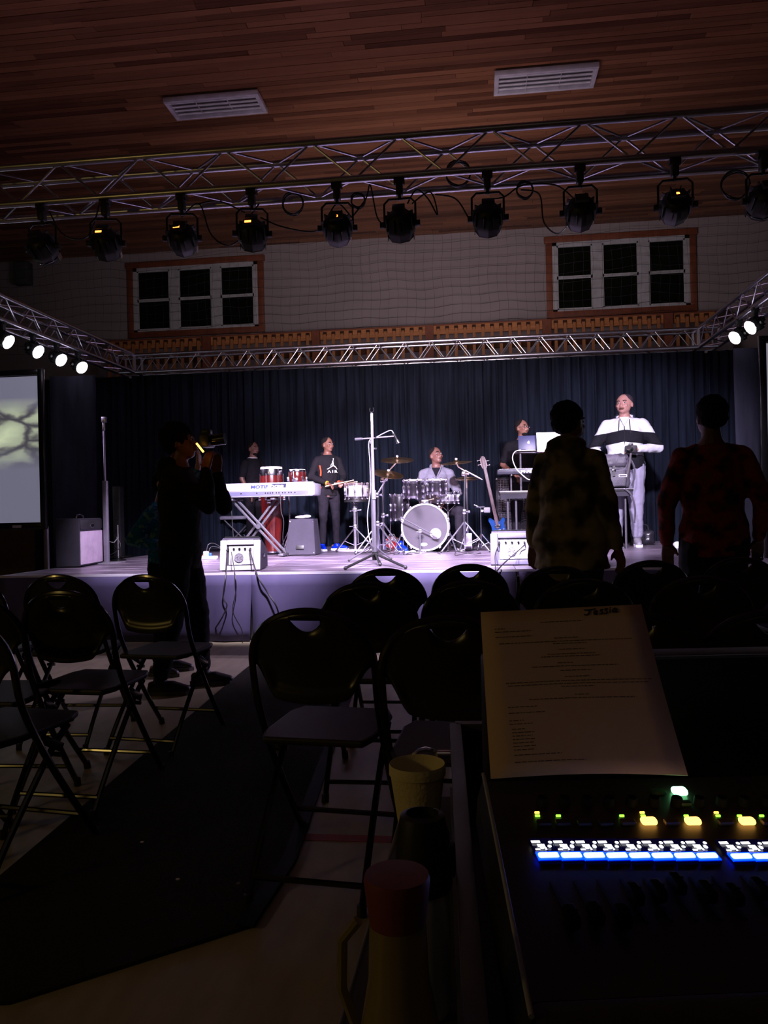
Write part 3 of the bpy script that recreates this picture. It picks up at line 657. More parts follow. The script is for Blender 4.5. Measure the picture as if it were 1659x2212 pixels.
# guitar combo amplifier
A = G(129, 1226); B = G(173, 1226); C = G(222, 1217)
t = thing('guitar_amplifier', 'black combo guitar amplifier turned sideways, lit lilac grille cloth, at the left of the stage', 'amplifier', (B.x, B.y, ST), math.atan2(C.y-B.y, C.x-B.x))
hh = .50; ww = (C-B).length; dd = (B-A).length
MB().box((ww/2, dd/2, hh/2+.01), (ww, dd, hh), bev=.012).build('cabinet', M_cab, t)
MB().box((ww/2, -.004, .20), (ww-.03, .012, .345), bev=.004).build('grille_cloth', mat('pale_grille_cloth', (.50, .40, .50), .9, bump=.5, bscale=400), t)
MB().box((ww/2, -.004, .445), (ww-.03, .012, .10), bev=.004).build('control_panel', M_blackplastic, t)
bd = MB().lathe([(0, 0), (.05, 0), (.05, .004), (0, .004)], Matrix.Translation((ww/2, -.011, .43)) @ Matrix.Rotation(R(90), 4, 'X') @ Matrix.Diagonal((1, .5, 1, 1)), 20).build('badge', M_alu, t)
MB().lathe([(0, 0), (.044, 0), (.044, .002), (0, .002)], Matrix.Translation((ww/2, -.016, .43)) @ Matrix.Rotation(R(90), 4, 'X') @ Matrix.Diagonal((1, .42, 1, 1)), 20).build('badge_face', M_black, bd)
MB().tube([(ww/2-.10, .12, hh+.01), (ww/2-.08, .12, hh+.04), (ww/2, .12, hh+.055), (ww/2+.08, .12, hh+.04), (ww/2+.10, .12, hh+.01)], .010, 8).build('handle', M_chrome, t)
for x in (.02, ww-.02):
    for y in (.02, dd-.02):
        for z in (.03, hh-.01): MB().sph((x, y, z), .016, n=8, k=5).build('corner_cap', M_chrome, t)
# microphone on a short stand aimed at the amplifier
p = G(256, 1211)
t = thing('amp_microphone_stand', 'short thin microphone stand with a microphone pointing at the lit amplifier', 'microphone stand', (p.x, p.y, ST))
MB().lathe([(.09, 0), (.09, .012), (.02, .03), (.012, .05)], n=20).build('base', M_black, t)
MB().cyl((0, 0, .03), (0, 0, .42), .007).build('pole', M_grey, t)
q = at(217, 1167, p.y-.1)-p; q2 = at(246, 1172, p.y-.04)-p; q3 = at(256, 1160, p.y)-p
MB().cyl(q2, q3, .006).build('boom', M_grey, t)
mm = MB().cyl(q, q2, .013, .010, n=12).build('microphone_body', M_black, t)
MB().sph(q, .022, n=12).build('microphone_grille', M_chrome, t); MB().cyl(q+(q2-q)*.25, q+(q2-q)*.33, .016, n=12).build('microphone_ring', M_chrome, t)
cable('stage_cable', 'thin cable looping off the amplifier microphone stand', [p+Vector((-.02, 0, .28)), p+Vector((.03, 0, .18)), p+Vector((-.03, -.02, .10)), p+Vector((-.12, -.02, .06)), p+Vector((-.2, -.02, .01))], .004)
# power strip
p = G(446, 1208); t = thing('power_strip', 'white power strip with plugs on the deck left of the wedge monitor', 'power strip', (p.x, p.y, ST), R(3))
MB().box((0, 0, .02), (.26, .055, .035), bev=.006).build('housing', mat('bright_white_plastic', (.85, .85, .86), .4), t)
MB().box((.0, 0, .065), (.06, .045, .055), bev=.006).build('plug_adapter', MATS['bright_white_plastic'], t); MB().box((.045, 0, .055), (.035, .03, .035), bev=.005).build('plug', mat('blue_plug', (.02, .10, .5), .5), t)
MB().box((-.06, 0, .045), (.03, .02, .012), bev=.003).build('switch', mat('orange_switch', (.8, .15, .03), .5), t)
for i, dx in enumerate((0, .03)): cable('stage_cable', 'cable arching from the white power strip behind the left monitor%s' % ('' if i else ', the taller arch'), [p+Vector((dx, .0, .08)), p+Vector((dx+.02, .03, .17-.03*i)), p+Vector((dx+.1, .06, .17-.04*i)), p+Vector((.24+dx, .10, .05)), p+Vector((.34, .12, .01))], .004)
cable('stage_cable', 'white cord running left from the power strip', [p+Vector((-.13, 0, .02)), p+Vector((-.2, .02, .008)), p+Vector((-.28, -.01, .008))], .005, MATS['bright_white_plastic'])

# ---- keyboard on X stand
p0 = G(606, 1203); KY = p0.y+.0
zt = at(560, 1043, KY).z; zb = at(560, 1073, KY).z
xl = at(412, 1060, KY).x; xr = at(676, 1060, KY).x; wk = xr-xl
t = thing('keyboard', 'silver white stage keyboard with blue lettering on its back, on a black X stand', 'keyboard', (xl, KY, zb), R(-1))
hk = zt-zb; M_kb = mat('silver_white_keyboard', (.27, .27, .31), .35, var=.04)
prof = [(0, .0), (-.0, hk*.45), (.045, hk), (.17, hk*.9), (.19, hk*.55), (.37, hk*.50), (.37, 0)]
b = MB(); n = len(prof); b.add([(x, y, z) for x in (0, wk) for (y, z) in prof], [tuple(range(n)), tuple(range(n, 2*n))[::-1]]+[(i, i+n, (i+1) % n+n, (i+1) % n) for i in range(n)]); b.build('body', M_kb, t, smooth=False)
MB().box((wk+.01, .18, hk*.45), (.03, .36, hk*.86), bev=.01).build('end_cheek', M_kb, t); MB().box((-.01, .18, hk*.45), (.03, .36, hk*.86), bev=.01).build('end_cheek', M_kb, t)
MB().box((wk/2, -.002, hk*.22), (wk-.1, .004, hk*.30)).build('jack_panel', mat('keyboard_jack_panel', (.12, .12, .20), .4), t)
jk = MB()
for x in (.42, .55, .62, .64, .66, .68, .71, .73, .76, .78, .81, .83, .86): jk.cyl((wk*x, -.004, hk*.25), (wk*x, -.012, hk*.25), .007, n=8)
jk.build('jack', M_black, t)
kw = MB(); kk = MB(); nw = 52
for i in range(nw):
    x = .05+(wk-.1)*(i+.5)/nw; kw.box((x, .27, hk*.50+.006), ((wk-.1)/nw-.002, .13, .012))
    if i % 7 not in (2, 6): kk.box((x+(wk-.1)/nw/2, .25, hk*.50+.017), (.010, .08, .010))
kw.build('white_keys', M_white, t); kk.build('black_keys', M_black, t)
M_blue = mat('blue_lettering', (.006, .02, .12), .5, var=0)
sl = math.atan2(.045, hk*.55)
def on_back(x, z, o=.0015): 
    f = (z-hk*.45)/(hk*.55); return Matrix.Translation((x, .045*f-o, z)) @ Matrix.Rotation(R(90)-sl, 4, 'X')
xp = lambda px: at(px, 1050, KY).x-xl
text('lettering', 'YAMAHA', .062, M_blue, t, on_back(xp(437), hk*.58), bold=.001)
text('lettering', 'MOTIF', .058, M_blue, t, on_back(xp(541), hk*.60) @ Matrix.Diagonal((1.25, 1, 1, 1)), bold=.0015)
pl = MB().box((0, 0, 0), (.175, .052, .002)).build('lettering_plate', mat('navy_plate', (.003, .006, .03), .5), t); pl.matrix_local = on_back(xp(602), hk*.76, .002)
text('lettering', 'XS8', .055, M_white, t, on_back(xp(587), hk*.60, .004) @ Matrix.Diagonal((1.55, 1, 1, 1)), bold=.002)
s = thing('keyboard_stand', 'black double-braced X stand carrying the silver keyboard', 'stand', (at(556, 1203, KY).x, KY+.18, ST)); M_std = mat('dark_stand_tube', (.07, .065, .08), .45, .3)
hz = zb-ST-.03; ax = at(500, 1080, KY).x-s.location.x; bx = at(608, 1200, KY).x-s.location.x; cx_ = at(590, 1080, KY).x-s.location.x; dx_ = at(500, 1200, KY).x-s.location.x
for off in (-.035, .035):
    for yy, (p1, p2) in zip((-.06, .06), (((ax+off, hz), (bx+off, .04)), ((cx_+off, hz), (dx_+off, .04)))):
        L = (Vector((p2[0]-p1[0], 0, p2[1]-p1[1]))); m = MB().box(((p1[0]+p2[0])/2, yy, (p1[1]+p2[1])/2), (.028, .028, L.length), rot=Matrix.Rotation(math.atan2(L.x, L.z), 3, 'Y'), bev=.003).build('strut', M_std, s)
for x in (ax, cx_): MB().box((x, .0, hz), (.05, .42, .025), bev=.005).build('support_arm', M_std, s)
for x in (bx, dx_): 
    f = MB().box((x, .0, .025), (.06, .44, .03), bev=.005); f.build('foot_bar', M_std, s)
MB().cyl((((ax+bx)/2), -.11, hz/2+.02), ((ax+bx)/2, .11, hz/2+.02), .03, n=14).build('pivot', M_std, s)
cable('keyboard_cable', 'cable hanging from the left part of the silver keyboard', [(xl+xp(499), KY-.02, zb+.02), (xl+xp(501), KY-.03, zb-.2), (xl+xp(504), KY-.02, ST+.15), (xl+xp(508), KY, ST+.01)], .0045)
cable('keyboard_cable', 'cable hanging from the right part of the silver keyboard in a loose S', [(xl+xp(606), KY-.02, zb+.02), (xl+xp(608), KY-.04, zb-.18), (xl+xp(613), KY-.04, zb-.3), (xl+xp(610), KY-.03, ST+.2), (xl+xp(618), KY, ST+.01)], .0045)
# bench behind keyboard
p = G(520, 1183); t = thing('keyboard_bench', 'low bench with pale cushion behind the keyboard stand', 'bench', (p.x, p.y, ST))
zz = at(525, 1118, p.y).z-ST
MB().box((0, 0, zz), (.56, .30, .06), bev=.025).build('cushion', mat('grey_bench_cushion', (.14, .13, .17), .4), t)
for yy in (-.1, .1):
    for s_ in (-1, 1): rod('leg', (-s_*.22, yy, .0), (s_*.22, yy, zz-.03), .012, M_std, t)
for s_ in (-1, 1): rod('foot_bar', (s_*.22, -.16, .014), (s_*.22, .16, .014), .013, M_std, t)
# ---- congas
M_red = mat('dark_red_conga_lacquer', (.075, .006, .005), .18, coat=.6, var=.25, scale=4); M_skin = mat('pale_drum_skin', (.72, .66, .62), .6)
def conga(px, ptop, pbot, rad, depth, label, floor=True, pbody=None):
    top = at(px, ptop, depth); zb_ = ST+.02 if floor else at(px, pbot, depth).z; hgt = top.z-zb_
    t = thing('conga_drum', label, 'drum', (top.x, depth, zb_))
    MB().lathe([(rad*.68, 0), (rad*.72, hgt*.1), (rad*.95, hgt*.42), (rad*1.10, hgt*.68), (rad*1.06, hgt*.86), (rad*.98, hgt*.94), (rad*.96, hgt*.97)], n=32).build('shell', M_red, t)
    MB().lathe([(rad*1.0, hgt*.90), (rad*1.06, hgt*.90), (rad*1.08, hgt*.94), (rad*1.04, hgt*.975), (rad*1.0, hgt*.975)], n=32).build('hoop', M_chrome, t)
    MB().lathe([(rad*1.0, hgt*.955), (rad*1.03, hgt*.975), (rad*1.0, hgt), (0, hgt+.004)], n=32).build('head', M_skin, t)
    for i in range(6):
        a = i*math.pi/3+.3; c_, s_ = math.cos(a), math.sin(a)
        l = MB().cyl((rad*1.10*c_, rad*1.10*s_, hgt*.66), (rad*1.08*c_, rad*1.08*s_, hgt*.92), .007, n=8).box((rad*1.12*c_, rad*1.12*s_, hgt*.64), (.04, .03, .06), rot=Matrix.Rotation(a, 3, 'Z'), bev=.006); l.build('tuning_lug', M_chrome, t)
    MB().lathe([(rad*.715, 0), (rad*.73, 0), (rad*.73, .02), (rad*.72, .02)], n=32).build('base_ring', M_chrome, t)
    MB().box((0, -rad*1.105, hgt*.60), (.05, .006, .05), bev=.003).build('badge', M_chrome, t)
    return t
CY = KY+.62
conga(586, 1009, 1118, .135, CY, 'large dark red conga drum with pale skin behind the keyboard')
sm = conga(642, 1014, 1072, .100, CY+.05, 'smaller dark red hand drum with pale skin to the right of the big conga', floor=False)
t = thing('drum_stand', 'chrome stand holding the smaller red hand drum', 'stand', (at(624, 1100, CY).x, CY+.02, ST))
zc = at(624, 1072, CY).z-ST
rod('pole', (0, 0, .05), (0, 0, zc+.15), .012, M_chrome, t); rod('arm', (0, 0, zc+.13), (.07, .03, zc+.13), .01, M_chrome, t)
for i in range(3):
    a = i*2.1+.4; rod('leg', (0, 0, .32), (.24*math.cos(a), .24*math.sin(a), .01), .008, M_chrome, t)

# ---- stands helpers
def tripod(t, r=.30, zh=.30, m=None, rr=.010, double=True, a0=.5, n=3):
    m = m or M_chrome
    for i in range(n):
        a = a0+i*2*math.pi/n; c_, s_ = math.cos(a), math.sin(a)
        rod('leg', (0.01*c_, .01*s_, zh), (r*c_, r*s_, .015), rr, m, t)
        if double: rod('leg_brace', (0.01*c_, .01*s_, zh*.25), (r*.55*c_, r*.55*s_, zh*.46), rr*.6, m, t)
        MB().sph((r*c_, r*s_, .015), .014, n=8, k=5).build('rubber_foot', M_cord, t)
def cymbal(t, c, rad, tiltx, tilty, m):
    o = MB().lathe([(.0, .03), (.018, .028), (rad*.16, .020), (rad*.2, .012), (rad*.6, .004), (rad, -.006), (rad, -.008), (rad*.6, .002), (rad*.2, .010), (rad*.15, .018), (0, .026)], n=40, close=False).build('cymbal', m, t)
    o.location = c; o.rotation_euler = (tiltx, tilty, 0)
    MB().cyl((0, 0, -.02), (0, 0, .06), .006).build('wing_nut', M_chrome, o); MB().lathe([(0, .035), (.015, .035), (.015, .05), (0, .055)], n=12).build('felt', M_white, o)
M_cym = mat('bronze_cymbal', (.45, .32, .17), .28, 1, var=.15, scale=20)
DYc = G(918, 1193).y            # bass drum front
def dp(px, py, dy=0): return at(px, py, DYc+dy)
# bass drum
c = dp(918, 1139); rad = (dp(970, 1139).x-dp(866, 1139).x)/2
t = thing('bass_drum', 'bass drum with grey front head, round white port and chrome lugs', 'drum', (c.x, DYc, ST))
cz = rad+.012; m = Matrix.Translation((0, 0, cz)) @ Matrix.Rotation(R(-90), 4, 'X')
M_drumblack = mat('black_drum_shell', (.010, .008, .012), .25, coat=.15)
MB().lathe([(rad*.955, 0.02), (rad*.965, .03), (rad*.965, .40), (rad*.955, .41)], m, 48).build('shell', M_drumblack, t)
M_hoop = mat('lilac_white_hoop', (.50, .44, .52), .3)
for yy in (0, .39): MB().lathe([(rad*.93, yy), (rad, yy), (rad, yy+.035), (rad*.93, yy+.035), (rad*.93, yy)], m, 48, close=False).build('hoop', M_hoop, t)
hd = MB().lathe([(0, .012), (rad*.93, .012), (rad*.94, .018), (0, .016)], m, 48).build('front_head', mat('smoky_drum_head', (.055, .047, .06), .3, var=.15, scale=4), t)
pc = dp(941, 1153); px_, pz_ = pc.x-c.x, pc.z-ST
MB().lathe([(.045, .003), (.066, .003), (.066, .008), (.045, .008), (.045, .003)], Matrix.Translation((px_, .002, pz_)) @ Matrix.Rotation(R(-90), 4, 'X'), 32, close=False).build('port_ring', M_white, hd)
MB().lathe([(0, .006), (.046, .006), (.046, .009), (0, .009)], Matrix.Translation((px_, .002, pz_)) @ Matrix.Rotation(R(-90), 4, 'X'), 32).build('port_hole', mat('pale_port', (.7, .66, .7), .6), hd)
pc = dp(915, 1176); MB().lathe([(0, 0), (.045, 0), (.045, .003), (0, .003)], Matrix.Translation((pc.x-c.x, .010, pc.z-ST)) @ Matrix.Rotation(R(-90), 4, 'X') @ Matrix.Diagonal((1, .45, 1, 1)), 24).build('head_logo', M_white, hd)
for i in range(10):
    a = math.pi*2*(i+.5)/10; x, z = math.cos(a), math.sin(a)
    l = MB().box((x*rad*1.02, .02, cz+z*rad*1.02), (.03, .05, .035), rot=Matrix.Rotation(-a, 3, 'Y'), bev=.006).cyl((x*rad*1.02, .04, cz+z*rad*1.02), (x*rad*1.0, .14, cz+z*rad*1.0), .006, n=8).box((x*rad*.985, .15, cz+z*rad*.985), (.04, .07, .03), rot=Matrix.Rotation(-a, 3, 'Y'), bev=.006)
    l.build('tension_lug', M_chrome, t)
for s in (-1, 1): l = rod('spur', (s*rad*.96, .10, cz*.9), (s*rad*1.28, -.03, .01), .010, M_chrome, t)
MB().box((0, .12, cz+rad+.02), (.10, .08, .05), bev=.01).cyl((0, .12, cz+rad), (0, .12, cz+rad+.22), .016).build('tom_mount', M_chrome, t)
def drum(label, px0, px1, ptop, pbot, dy, shell, hoopm, floorlegs=False, tilt=0, name='tom_drum', nl=8, cat='drum', head=None):
    a = dp(px0, (ptop+pbot)/2, dy); b = dp(px1, (ptop+pbot)/2, dy); r = (b.x-a.x)/2*.97; zt_ = dp((px0+px1)/2, ptop, dy).z; zb_ = dp((px0+px1)/2, pbot, dy).z; h = zt_-zb_
    t = thing(name, label, cat, ((a.x+b.x)/2, a.y+r*0, zb_)); 
    root = t; t.rotation_euler = (tilt, 0, 0)
    MB().lathe([(r*.94, .01), (r*.95, .015), (r*.95, h-.015), (r*.94, h-.01)], n=32).build('shell', shell, t)
    for z in (0, h-.03): MB().lathe([(r*.95, z), (r, z), (r, z+.03), (r*.95, z+.03), (r*.95, z)], n=32, close=False).build('hoop', hoopm, t)
    MB().lathe([(0, h-.014), (r*.95, h-.014), (r*.95, h-.010), (0, h-.008)], n=32).build('head', head or M_skin, t)
    MB().lathe([(0, .008), (r*.95, .008), (r*.95, .012), (0, .012)], n=32).build('bottom_head', M_skin, t)
    for i in range(nl):
        an = math.pi*2*(i+.5)/nl; x, y = math.cos(an), math.sin(an)
        MB().cyl((x*r*1.04, y*r*1.04, .0), (x*r*1.04, y*r*1.04, h), .006, n=8).box((x*r*1.01, y*r*1.01, h*.5), (.03, .025, min(.09, h*.6)), rot=Matrix.Rotation(an, 3, 'Z'), bev=.006).sph((x*r*1.04, y*r*1.04, h), .014, n=8, k=5).sph((x*r*1.04, y*r*1.04, 0), .014, n=8, k=5).build('tension_lug', M_chrome, t)
    if floorlegs:
        for i in range(3):
            an = i*2.1+.9; x, y = math.cos(an), math.sin(an); rod('leg', (x*r*1.05, y*r*1.05, h*.5), (x*r*1.12, y*r*1.12, ST-zb_+.01), .008, M_chrome, t)
    return t
drum('left rack tom, black shell between bright chrome hoops above the bass drum', 871, 917, 1037, 1074, .10, M_drumblack, M_chrome, tilt=R(8))
drum('right rack tom, black shell with chrome rims in front of the drummer', 922, 966, 1036, 1066, .12, M_drumblack, M_chrome, tilt=R(8))
drum('black floor tom standing left of the bass drum', 843, 884, 1068, 1124, .22, M_drumblack, M_chrome, floorlegs=True)
M_snare = mat('polished_steel_shell', (.8, .76, .84), .2, .9, var=.05)
drum('chrome snare drum with an orange reflection right above the bass drum', 944, 992, 1063, 1088, .25, M_snare, M_chrome, name='snare_drum', nl=10)
MB
t = thing('snare_stand', 'chrome stand under the right chrome snare drum', 'stand', (dp(968, 1100, .25).x, DYc+.25, ST)); zc = dp(968, 1092, .25).z-ST
rod('pole', (0, 0, .1), (0, 0, zc-.08), .012, M_chrome, t)
for i in range(3):
    a = i*2.1+.5; rod('basket_arm', (0, 0, zc-.08), (.10*math.cos(a), .10*math.sin(a), zc), .007, M_chrome, t)
tripod(t, .22, .22)
# silver timbale / snare played by the boy
tb = at(770, 1062, G(770, 1190).y); ty = tb.y
t0 = drum('bright silver snare drum in front of the boy in the black hoodie', 745, 796, 1044, 1078, ty-DYc, mat('bright_silver_shell', (.88, .84, .92), .25, .6), M_chrome, name='snare_drum', nl=10)
t = thing('snare_stand', 'tall white chrome stand under the bright silver snare drum', 'stand', (at(768, 1190, ty).x, ty, ST)); zc = at(768, 1079, ty).z-ST
rod('pole', (0, 0, .02), (0, 0, zc-.03), .020, M_snare, t); rod('upper_pole', (.035, .02, .10), (.03, .02, zc-.06), .009, M_chrome, t)
for i in range(3):
    a = i*2.1+.5; rod('basket_arm', (0, 0, zc-.06), (.13*math.cos(a), .13*math.sin(a), zc-.005), .008, M_chrome, t)
MB().box((.0, 0, zc*.8), (.07, .06, .05), bev=.01).cyl((-.06, 0, zc*.78), (.09, 0, zc*.8), .009).sph((-.06, 0, zc*.78), .014).build('clamp', M_chrome, t)
MB().box((0, 0, zc*.48), (.055, .05, .05), bev=.01).cyl((-.07, -.02, zc*.48), (0, 0, zc*.48), .008).build('wing_clamp', M_chrome, t)
tripod(t, .30, .30, a0=-.3)
tr = MB().lathe([(0, 0), (.28, 0), (.30, .012), (.28, .02), (0, .02)], Matrix.Diagonal((1, .55, 1, 1)), 28).build('drum_mat', mat('pale_drum_mat', (.7, .62, .72), .5)); tr.location = (t.location.x, ty-.05, ST+.002)
tag(tr, 'pale round mat on the deck under the silver snare stand', 'mat')
dk = MB().lathe([(0, 0), (.165, 0), (.165, .03), (0, .03)], n=28).build('practice_pad', M_blackplastic); dk.location = (t0.location.x, ty, t0.location.z-.04); tag(dk, 'flat black pad clipped under the bright silver snare drum', 'drum pad')
# drum sticks held by the boy are built with him
# cymbals and their stands
def cstand(label, pbase, pts, cym, dy, leg=.30, mt=None):
    """stand: base pixel, joints up to the cymbal as pixels"""
    by = DYc+dy; b = at(pbase[0], pbase[1], by); t = thing('cymbal_stand', label, 'cymbal stand', (b.x, by, ST))
    P = [at(x, y, by)-Vector((b.x, by, ST)) for x, y in pts]
    rod('pole', (0, 0, .04), (0, 0, P[0].z*.5), .016, M_chrome, t); rod('upper_pole', (0, 0, P[0].z*.5), P[0], .012, M_chrome, t)
    for z in (.5, .97): MB().box((0, 0, P[0].z*z), (.05, .05, .06), bev=.012).cyl((0, 0, P[0].z*z), (.055, -.01, P[0].z*z), .010).sph((.055, -.01, P[0].z*z), .018).build('wing_clamp', M_chrome, t)
    for i in range(len(P)-1): rod('boom_arm', P[i], P[i+1], .010, M_chrome, t)
    tripod(t, leg, .36, a0=-.5)
    if cym:
        c0, rx, tx, ty_ = cym; cp = at(*c0, by)-Vector((b.x, by, ST)); cymbal(t, cp, rx, tx, ty_, M_cym)
    return t
s1 = 1/ (FPX/ (DYc))  # metres per pixel near the kit
cstand('chrome boom stand with the upper left crash cymbal', (829, 1190), [(828, 1032), (846, 1010), (857, 998)], ((858, 993), 37*s1*.98, R(14), R(2)), .05)
cstand('chrome stand with the lower left ride cymbal', (817, 1188), [(817, 1065), (838, 1028)], ((838, 1023), 35*s1*.98, R(16), R(12)), -.12)
cstand('chrome boom stand with the right crash cymbal', (1005, 1188), [(1005, 1018), (990, 1008), (987, 1002)], ((986, 999), 34*s1*.98, R(8), R(-4)), -.05, .33)
MBm = thing('boom_counterarm', 'chrome counter arm sticking out right of the crash cymbal stand', 'arm', at(1005, 1016, DYc-.05))
rod('arm', (0, 0, 0), at(1042, 1036, DYc-.05)-at(1005, 1016, DYc-.05), .011, M_chrome, MBm)
# hi-hat plates on the right
p = at(1008, 1033, DYc+.15); t = thing('hi_hat', 'pair of thin hi-hat cymbals edge-on right of the snare', 'cymbal', (p.x, p.y, p.z))
for dz, sx in ((0, 1), (-.018, -1)):
    o = MB().lathe([(0, .02), (.05, .015), (.14, .0), (.14, -.002), (.05, .012), (0, .018)], n=32, close=False).build('cymbal', M_cym, t); o.location = (0, 0, dz); o.scale = (1, 1, sx)
rod('rod', (0, 0, -.1), (0, 0, .10), .005, M_chrome, t)
tt = thing('hi_hat_stand', 'chrome hi-hat stand with pedal right of the bass drum', 'stand', (p.x-.0, p.y, ST)); rod('pole', (0, 0, .05), (0, 0, p.z-ST-.04), .012, M_chrome, tt); tripod(tt, .25, .30, a0=.1)
f = MB().box((0, -.14, .05), (.09, .24, .012), rot=Matrix.Rotation(R(-14), 3, 'X'), bev=.004).box((0, -.03, .12), (.10, .02, .20), bev=.004).build('pedal', M_snare, tt)
# small mic stand in front of the bass drum
p = G(908, 1194); p.y = DYc-.14; p.x = at(908, 1194, p.y).x
t = thing('kick_microphone_stand', 'low microphone stand with diagonal boom in front of the bass drum', 'microphone stand', (p.x, p.y, ST))
MB().lathe([(.075, 0), (.075, .01), (.015, .022)], n=20).build('base', M_chrome, t); zz = at(908, 1147, p.y).z-ST
rod('pole', (0, 0, .02), (0, 0, zz), .011, M_std, t)
a = at(867, 1118, p.y)-Vector((p.x, p.y, ST)); b = at(938, 1156, p.y+.06)-Vector((p.x, p.y, ST)); rod('boom', a, b, .009, M_std, t); MB().box((0, 0, zz), (.05, .04, .04), bev=.008).cyl((-.04, 0, zz-.01), (.03, 0, zz), .008).build('clamp', M_chrome, t)
MB().cyl(b-(b-a).normalized()*.03, b+(b-a).normalized()*.05, .022, n=14).build('microphone', M_grey, t); MB().sph(a, .014).build('counterweight', M_chrome, t)
# clip microphones, small stand right of the kit
p = G(1040, 1188); t = thing('small_percussion_stand', 'thin chrome stand with clamp between drum kit and blue guitar', 'stand', (p.x, p.y, ST))
zz = at(1040, 1095, p.y).z-ST; rod('pole', (0, 0, .03), (0, 0, zz), .009, M_chrome, t); MB().box((0, 0, zz), (.10, .02, .015)).box((.02, 0, zz-.05), (.04, .04, .03), bev=.006).cyl((-.08, 0, zz+.03), (0, 0, zz-.01), .010).build('clamp', M_chrome, t)
MB().box((.08, .02, zz-.04), (.08, .05, .07), bev=.012).build('cowbell', M_grey, t)
tripod(t, .16, .2, a0=.2)
# red and white bag and blue shoe behind the cymbal stands
p = G(846, 1187); t = thing('crumpled_bag', 'crumpled red and white bag on the deck behind the left cymbal stands', 'bag', (p.x, p.y+.1, ST))
b = MB(); b.sph((0, 0, .085), .10, 1.1, .8, .9, n=18, k=10)
me = b.mesh('bag'); 
for v in me.vertices: v.co += v.co.normalized()*.03*noise.noise(v.co*22)
obj('body', me, ramp_mat('red_white_print', [(.40, (.75, .70, .74)), (.5, (.75, .70, .74)), (.53, (.6, .02, .03)), (.62, (.6, .02, .03))], 14, .5), t)
MB().tube([(-.05, -.03, .15), (-.03, -.04, .20), (.03, -.04, .20), (.05, -.03, .15)], .005).build('handle', M_white, t)
# microphone stands in front
p = G(811, 1218)
t = thing('microphone_stand', 'tall empty microphone stand with black tripod feet near the stage front', 'microphone stand', (p.x, p.y, ST))
top = at(802, 893, p.y).z-ST; xo = at(803, 893, p.y).x-p.x
rod('lower_tube', (0, 0, .05), (xo*.4, 0, top*.45), .017, M_std, t); rod('upper_tube', (xo*.4, 0, top*.45), (xo, 0, top), .013, M_snare, t)
MB().cyl((xo*.38, 0, top*.43), (xo*.42, 0, top*.49), .024, n=14).build('clutch', M_snare, t)
MB().cyl((0, 0, .04), (0, 0, .12), .03, n=14).build('hub', M_matte, t)
for i, (x, y) in enumerate(((-.30, -.14), (.28, -.10), (.03, -.06))):
    px, py = ((746, 1232), (876, 1230), (821, 1223))[i]; e = G(px, py)-Vector((p.x, p.y, ST))
    o = rod('leg', (0, 0, .10), (e.x, e.y, .02), .012, M_matte, t); MB().sph((e.x, e.y, .02), .018, n=8, k=5).build('rubber_foot', M_cord, t)
cp = MB(); pts = [(xo+.020*math.cos(a), 0, top+.035+.026*math.sin(a)) for a in [R(d_) for d_ in range(130, 411, 20)]]; cp.tube(pts, .005, 6).cyl((xo, 0, top-.02), (xo, 0, top+.012), .012); cp.build('microphone_clip', M_black, t)
by = p.y+.35; q = at(806, 1200, by)
t = thing('boom_microphone_stand', 'boom stand with horizontal arm and hanging microphone behind the tall empty stand', 'microphone stand', (q.x, by, ST))
O = Vector((q.x, by, ST)); J = at(803, 948, by)-O
rod('lower_tube', (0, 0, .04), (J.x*.5, 0, J.z*.5), .014, M_std, t); rod('upper_tube', (J.x*.5, 0, J.z*.5), J, .010, M_snare, t)
a = at(767, 949, by)-O; b = at(852, 942, by-.05)-O; rod('boom', a, b, .007, M_snare, t); rod('counterweight', a, a+(b-a).normalized()*.075, .015, M_std, t)
MB().box(J+Vector((0, 0, -.02)), (.04, .04, .06), bev=.01).cyl(J+Vector((.0, 0, -.10)), J+Vector((.05, -.01, -.10)), .008).build('clamp', M_snare, t)
m1 = at(850, 936, by-.05)-O; m2_ = at(861, 957, by-.05)-O; MB().cyl(m1, m1+(m2_-m1)*.72, .013, n=12).build('microphone_body', M_black, t); MB().cyl(m1+(m2_-m1)*.72, m2_, .018, .020, n=12).build('microphone_grille', M_chrome, t)
tripod(t, .26, .16, M_std, .008, False, a0=.9)
cable('microphone_cable', 'pale cable from the boom microphone down the stand', [O+m1, at(842, 930, by-.04), at(810, 946, by-.03), at(797, 955, by-.03), at(799, 1000, by-.03), at(800, 1060, by-.03), at(794, 1110, by-.03), at(796, 1150, by), at(802, 1180, by), G(806, 1195)], .005, mat('grey_cable', (.25, .24, .28), .5))
# tangle of cords under the kit
rnd = random.Random(4)
for i in range(7):
    x0_, y0_ = (752, 770, 800, 825, 880, 945, 975)[i], rnd.uniform(1190, 1199); pts = []
    for j in range(6): pts.append(G(x0_+j*14+rnd.uniform(-10, 10), y0_+rnd.uniform(-3, 4))+Vector((0, 0, .006+(.05 if j in (2, 3) and i % 2 else 0))))
    cable('drum_cable', 'black cord straggling on the deck '+('under the silver snare stand', 'left of the tall microphone stand', 'just right of the tall microphone stand', 'below the left cymbal stands', 'in front of the bass drum', 'right of the bass drum', 'below the right cymbal stand')[i], pts, .0045, group='cords in front of the drum kit')
